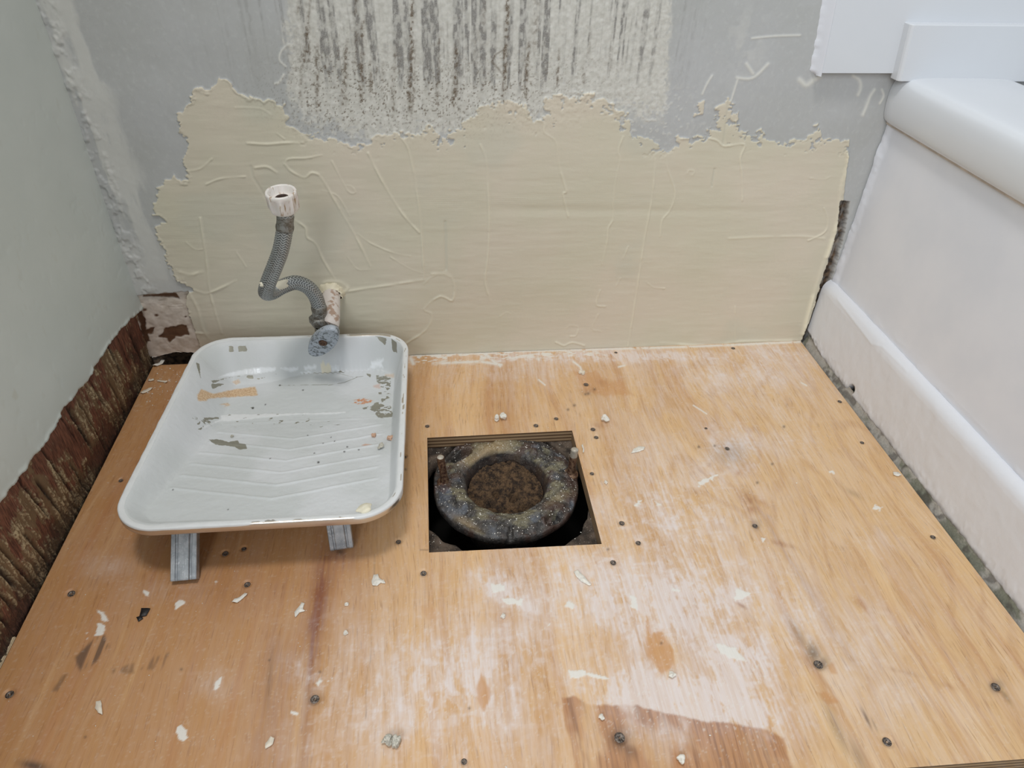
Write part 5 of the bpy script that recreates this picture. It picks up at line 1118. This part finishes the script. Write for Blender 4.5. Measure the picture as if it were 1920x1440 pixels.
flake('plaster_flake', (506, 1394), [(0, 6), (4, 4), (3, -2), (-3, -6), (-4, 0)], mcreamf, 'small cream flake near the bottom edge, between a pale blob and a metallic scrap', group=G)
flake('plaster_flake', (1197, 845), [(-13, -6), (-7, 3), (2, 8), (12, 6), (8, 0), (-2, -4)], mchalk, 'pale leaf-shaped flake right of the square cut-out', group=G, curl=.0003)
flake('plaster_flake', (1092, 1086), [(-9, 11), (-4, 13), (3, 3), (9, -10), (6, -11), (-2, -4), (-7, 3)], mchalk, 'long slanting white flake just below the square cut-out', group=G, curl=.0003)
flake('plaster_flake', (256, 734), [(-9, -6), (-4, 2), (6, 8), (9, 6), (4, -1), (-3, -7)], mcreamf, 'largest cream paint flake beside the rotten timber strip', cat='paint flake', group=G) if False else None
o = flake('paint_flake', (275, 734), [(-8, -6), (-4, 2), (5, 8), (8, 6), (4, -1), (-3, -7)], mcreamf, 'largest of the three cream flakes lying between rotten timber and tray', 'paint flake', group=G)
flake('paint_flake', (305, 716), [(-9, 3), (0, 2), (9, -2), (8, -5), (0, -2), (-8, 0)], mcreamf, 'thin cream sliver lying right of the largest corner flake', 'paint flake', group=G)
flake('paint_flake', (284, 714), [(-4, 2), (3, 3), (5, -1), (-4, -3)], mcreamf, 'small cream paint flake between the sliver and the timber strip', 'paint flake', group=G)
flake('paint_flake', (300, 683), [(-10, -6), (-4, 0), (1, 8), (6, 9), (5, 0), (0, -6), (-6, -9)], mchalk, 'jagged white paint flake fallen in the back left corner', 'paint flake', group=G, curl=.003)
flake('paint_flake', (290, 668), [(-3, 12), (2, 12), (4, 0), (2, -9), (-2, -9), (-3, 0)], mchalk, 'upright strip of peeled paint at the very corner of the walls', 'paint flake', group=G, curl=.004)
flake('plaster_flake', (1680, 890), [(-6, -2), (-3, 4), (5, 3), (6, -3), (0, -5)], mchalk, 'small chip at the plywood\'s right edge beside the mouldy strip', group=G)
flake('plaster_flake', (1093, 843), [(-1, 8), (1, 8), (2, 0), (0, -8), (-2, -8), (0, 0)], mchalk, 'thin curved white sliver at the right edge of the cut-out', group=G)
flake('black_chip', (271, 1149), [(-5, 6), (5, 5), (4, -5), (-4, -6)], mblack, 'larger of two square black chips on the plywood at lower left', 'chip', group=G, curl=.0001)
flake('black_chip', (262, 1161), [(-4, 2), (1, 4), (4, 0), (0, -4)], mblack, 'smaller black chip just below the larger square one', 'chip', group=G, curl=.0001)
def at0(px, z=0.0003): p = onZ(px, 0); return (p[0], p[1], z)
lump('plaster_crumb', at0((932, 788)), (.0045, .004, .0035), mchalk, 'rounded white crumb behind the cut-out, left one of a touching pair', seed=1, group=G)
lump('plaster_crumb', at0((943, 785)), (.0052, .0045, .0045), mchalk, 'rounded white crumb behind the cut-out, right one of a touching pair', seed=2, group=G)
lump('plaster_crumb', at0((1134, 789)), (.0062, .0050, .0045), mchalk, 'whitish pointed lump beyond the cut-out\'s back right corner', seed=3, group=G)
lump('debris_scrap', at0((728, 1391)), (.0065, .0045, .0035), mgreyc, 'crumpled grey scrap near the bottom edge left of centre, left half', 'debris', seed=4, group=G)
lump('debris_scrap', at0((743, 1396)), (.0055, .0035, .004), mgreyc, 'crumpled grey scrap near the bottom edge left of centre, right half', 'debris', seed=5, group=G)
lump('plaster_crumb', at0((650, 1134)), (.0020, .0020, .0016), mchalk, 'tiny round crumb below left of the boot-shaped flake', seed=6, group=G)
lump('plaster_crumb', at0((943, 1157)), (.0030, .0030, .0016), mchalk, 'small white crumb below the dusty patch in front of the cut-out', seed=7, group=G)
lump('plaster_crumb', at0((1127, 1347)), (.0028, .0024, .0020), mchalk, 'tiny pale crumb on the brown stain, above the big screw', seed=8, group=G)
lump('plaster_crumb', at0((1260, 1268)), (.0036, .0032, .0022), mchalk, 'white crumb at the lower tip of the larger orange stain', seed=9, group=G)
lump('plaster_crumb', at0((1136, 907)), (.0024, .0024, .0018), mchalk, 'small crumb just right of the cut-out\'s right edge', seed=10, group=G)
lump('plaster_crumb', at0((1275, 1427)), (.0040, .0036, .0030), mchalk, 'pale crumb at the bottom edge on the brown stain', seed=11, group=G)
lump('plaster_crumb', at0((310, 1375)) if False else at0((649, 1188)), (.0028, .0022, .0014), mchalk, 'little pale crumb below the boot-shaped flake', seed=12, group=G)
lump('filler_drop', at0((1091, 700)), (.0055, .0042, .0018), mcreamf, 'round cream drop of filler behind the cut-out near the wall', 'filler drop', seed=13, group=G)
# bits lying in the tray
def in_tray(px):
    t = TRAY; z = -0.03
    for _ in range(12):
        P0 = t['ctr'] + t['M'][:, 2] * z; d = ray(px); nrm_ = t['M'][:, 2]; s_ = ((P0 - CAM) @ nrm_) / (d @ nrm_); W = CAM + d * s_; l = (W - t['ctr']) @ t['M']; z = float(t['surf'](np.array([l[0]]), np.array([l[1]]))[0][0])
    return tuple(W + t['M'][:, 2] * .0006)
lump('pebble', in_tray((701, 819)), (.0032, .0030, .0020), mtan, 'brownish pebble in the tray, left of the tan chip by the right wall', 'pebble', seed=20, group='bits lying in the paint tray')
lump('pebble', in_tray((732, 825)), (.0044, .0036, .0026), mtan, 'tan chip against the right wall of the paint tray', 'chip', seed=21, group='bits lying in the paint tray')
lump('pebble', in_tray((714, 841)), (.0048, .0036, .0026), mgreyc, 'grey crumb in the tray, lowest of three bits near its right wall', 'pebble', seed=22, group='bits lying in the paint tray')
lump('pebble', in_tray((436, 820)), (.0020, .0020, .0014), mgreyc, 'tiny grey grain on the upper left of the tray ramp', 'pebble', seed=23, group='bits lying in the paint tray')
# small offcut at the lower left
def offcut():
    p = onZ((24, 1196), -0.004); bm = bmesh.new(); bmesh.ops.create_cube(bm, size=1)
    x1, x0, y1, y0 = -0.4075, -0.470, p[1], -.80
    bmesh.ops.scale(bm, vec=(x1 - x0, y1 - y0, .016), verts=bm.verts); bmesh.ops.translate(bm, vec=((x0 + x1) / 2, (y0 + y1) / 2, -.0095), verts=bm.verts)
    bmesh.ops.bevel(bm, geom=bm.edges[:], offset=.0008, segments=2, affect='EDGES')
    me = bpy.data.meshes.new('wood_board'); bm.to_mesh(me); bm.free(); m = NT('pale_board', .6); n = m.noise(m.mapping((120, 8, 8)), 1., 3); m.base(m.mix(n, C8(206, 184, 150), C8(226, 208, 178)))
    tag(link('wood_board', me, m.m), 'end of a pale board at the lower left, beside the plywood edge', 'board')
offcut()
# fine grit scattered on the sheet and round the drain
def grit():
    rn = random.Random(9); V = []; F = []
    def add(x, y, z, r):
        b = len(V); a0 = rn.uniform(0, 6)
        for k in range(5): V.append((x + r * math.cos(a0 + k * 1.257) * rn.uniform(.6, 1.2), y + r * math.sin(a0 + k * 1.257) * rn.uniform(.6, 1.2), z))
        V.append((x, y, z + r * rn.uniform(.6, 1.1)))
        for k in range(5): F.append((b + k, b + (k + 1) % 5, b + 5))
        F.append((b + 4, b + 3, b + 2, b + 1, b))
    for _ in range(520):
        x, y = rn.uniform(-.40, .55), rn.uniform(-.61, -.01)
        if HX0 - .003 < x < HX1 + .003 and HY0 - .006 < y < HY1 + .003: continue
        if x > .3 and rn.random() < .6: continue
        add(x, y, 0.0002, rn.choice([.0003, .0004, .0005, .0006, .0010 if rn.random() < .2 else .0004]))
    for _ in range(70): add(rn.uniform(-.395, -.335), rn.uniform(-.10, -.01), .0002, rn.uniform(.0004, .0013))
    for _ in range(300):
        x, y = rn.uniform(HX0, HX1), rn.uniform(HY0, HY1)
        if math.hypot(x - SCx, y - SCy) > SR + .002: add(x, y, -.0178, rn.uniform(.0004, .0010))
    for _ in range(260): add(rn.uniform(.25, .56), rn.uniform(-.655, -.629), -.0185, rn.uniform(.001, .0035))
    o = mesh_np('plaster_dust', np.array(V), F, mchalk, smooth=False); tag(o, 'fine white plaster grit scattered over the plywood and around the drain', 'dust', kind='stuff')
grit()
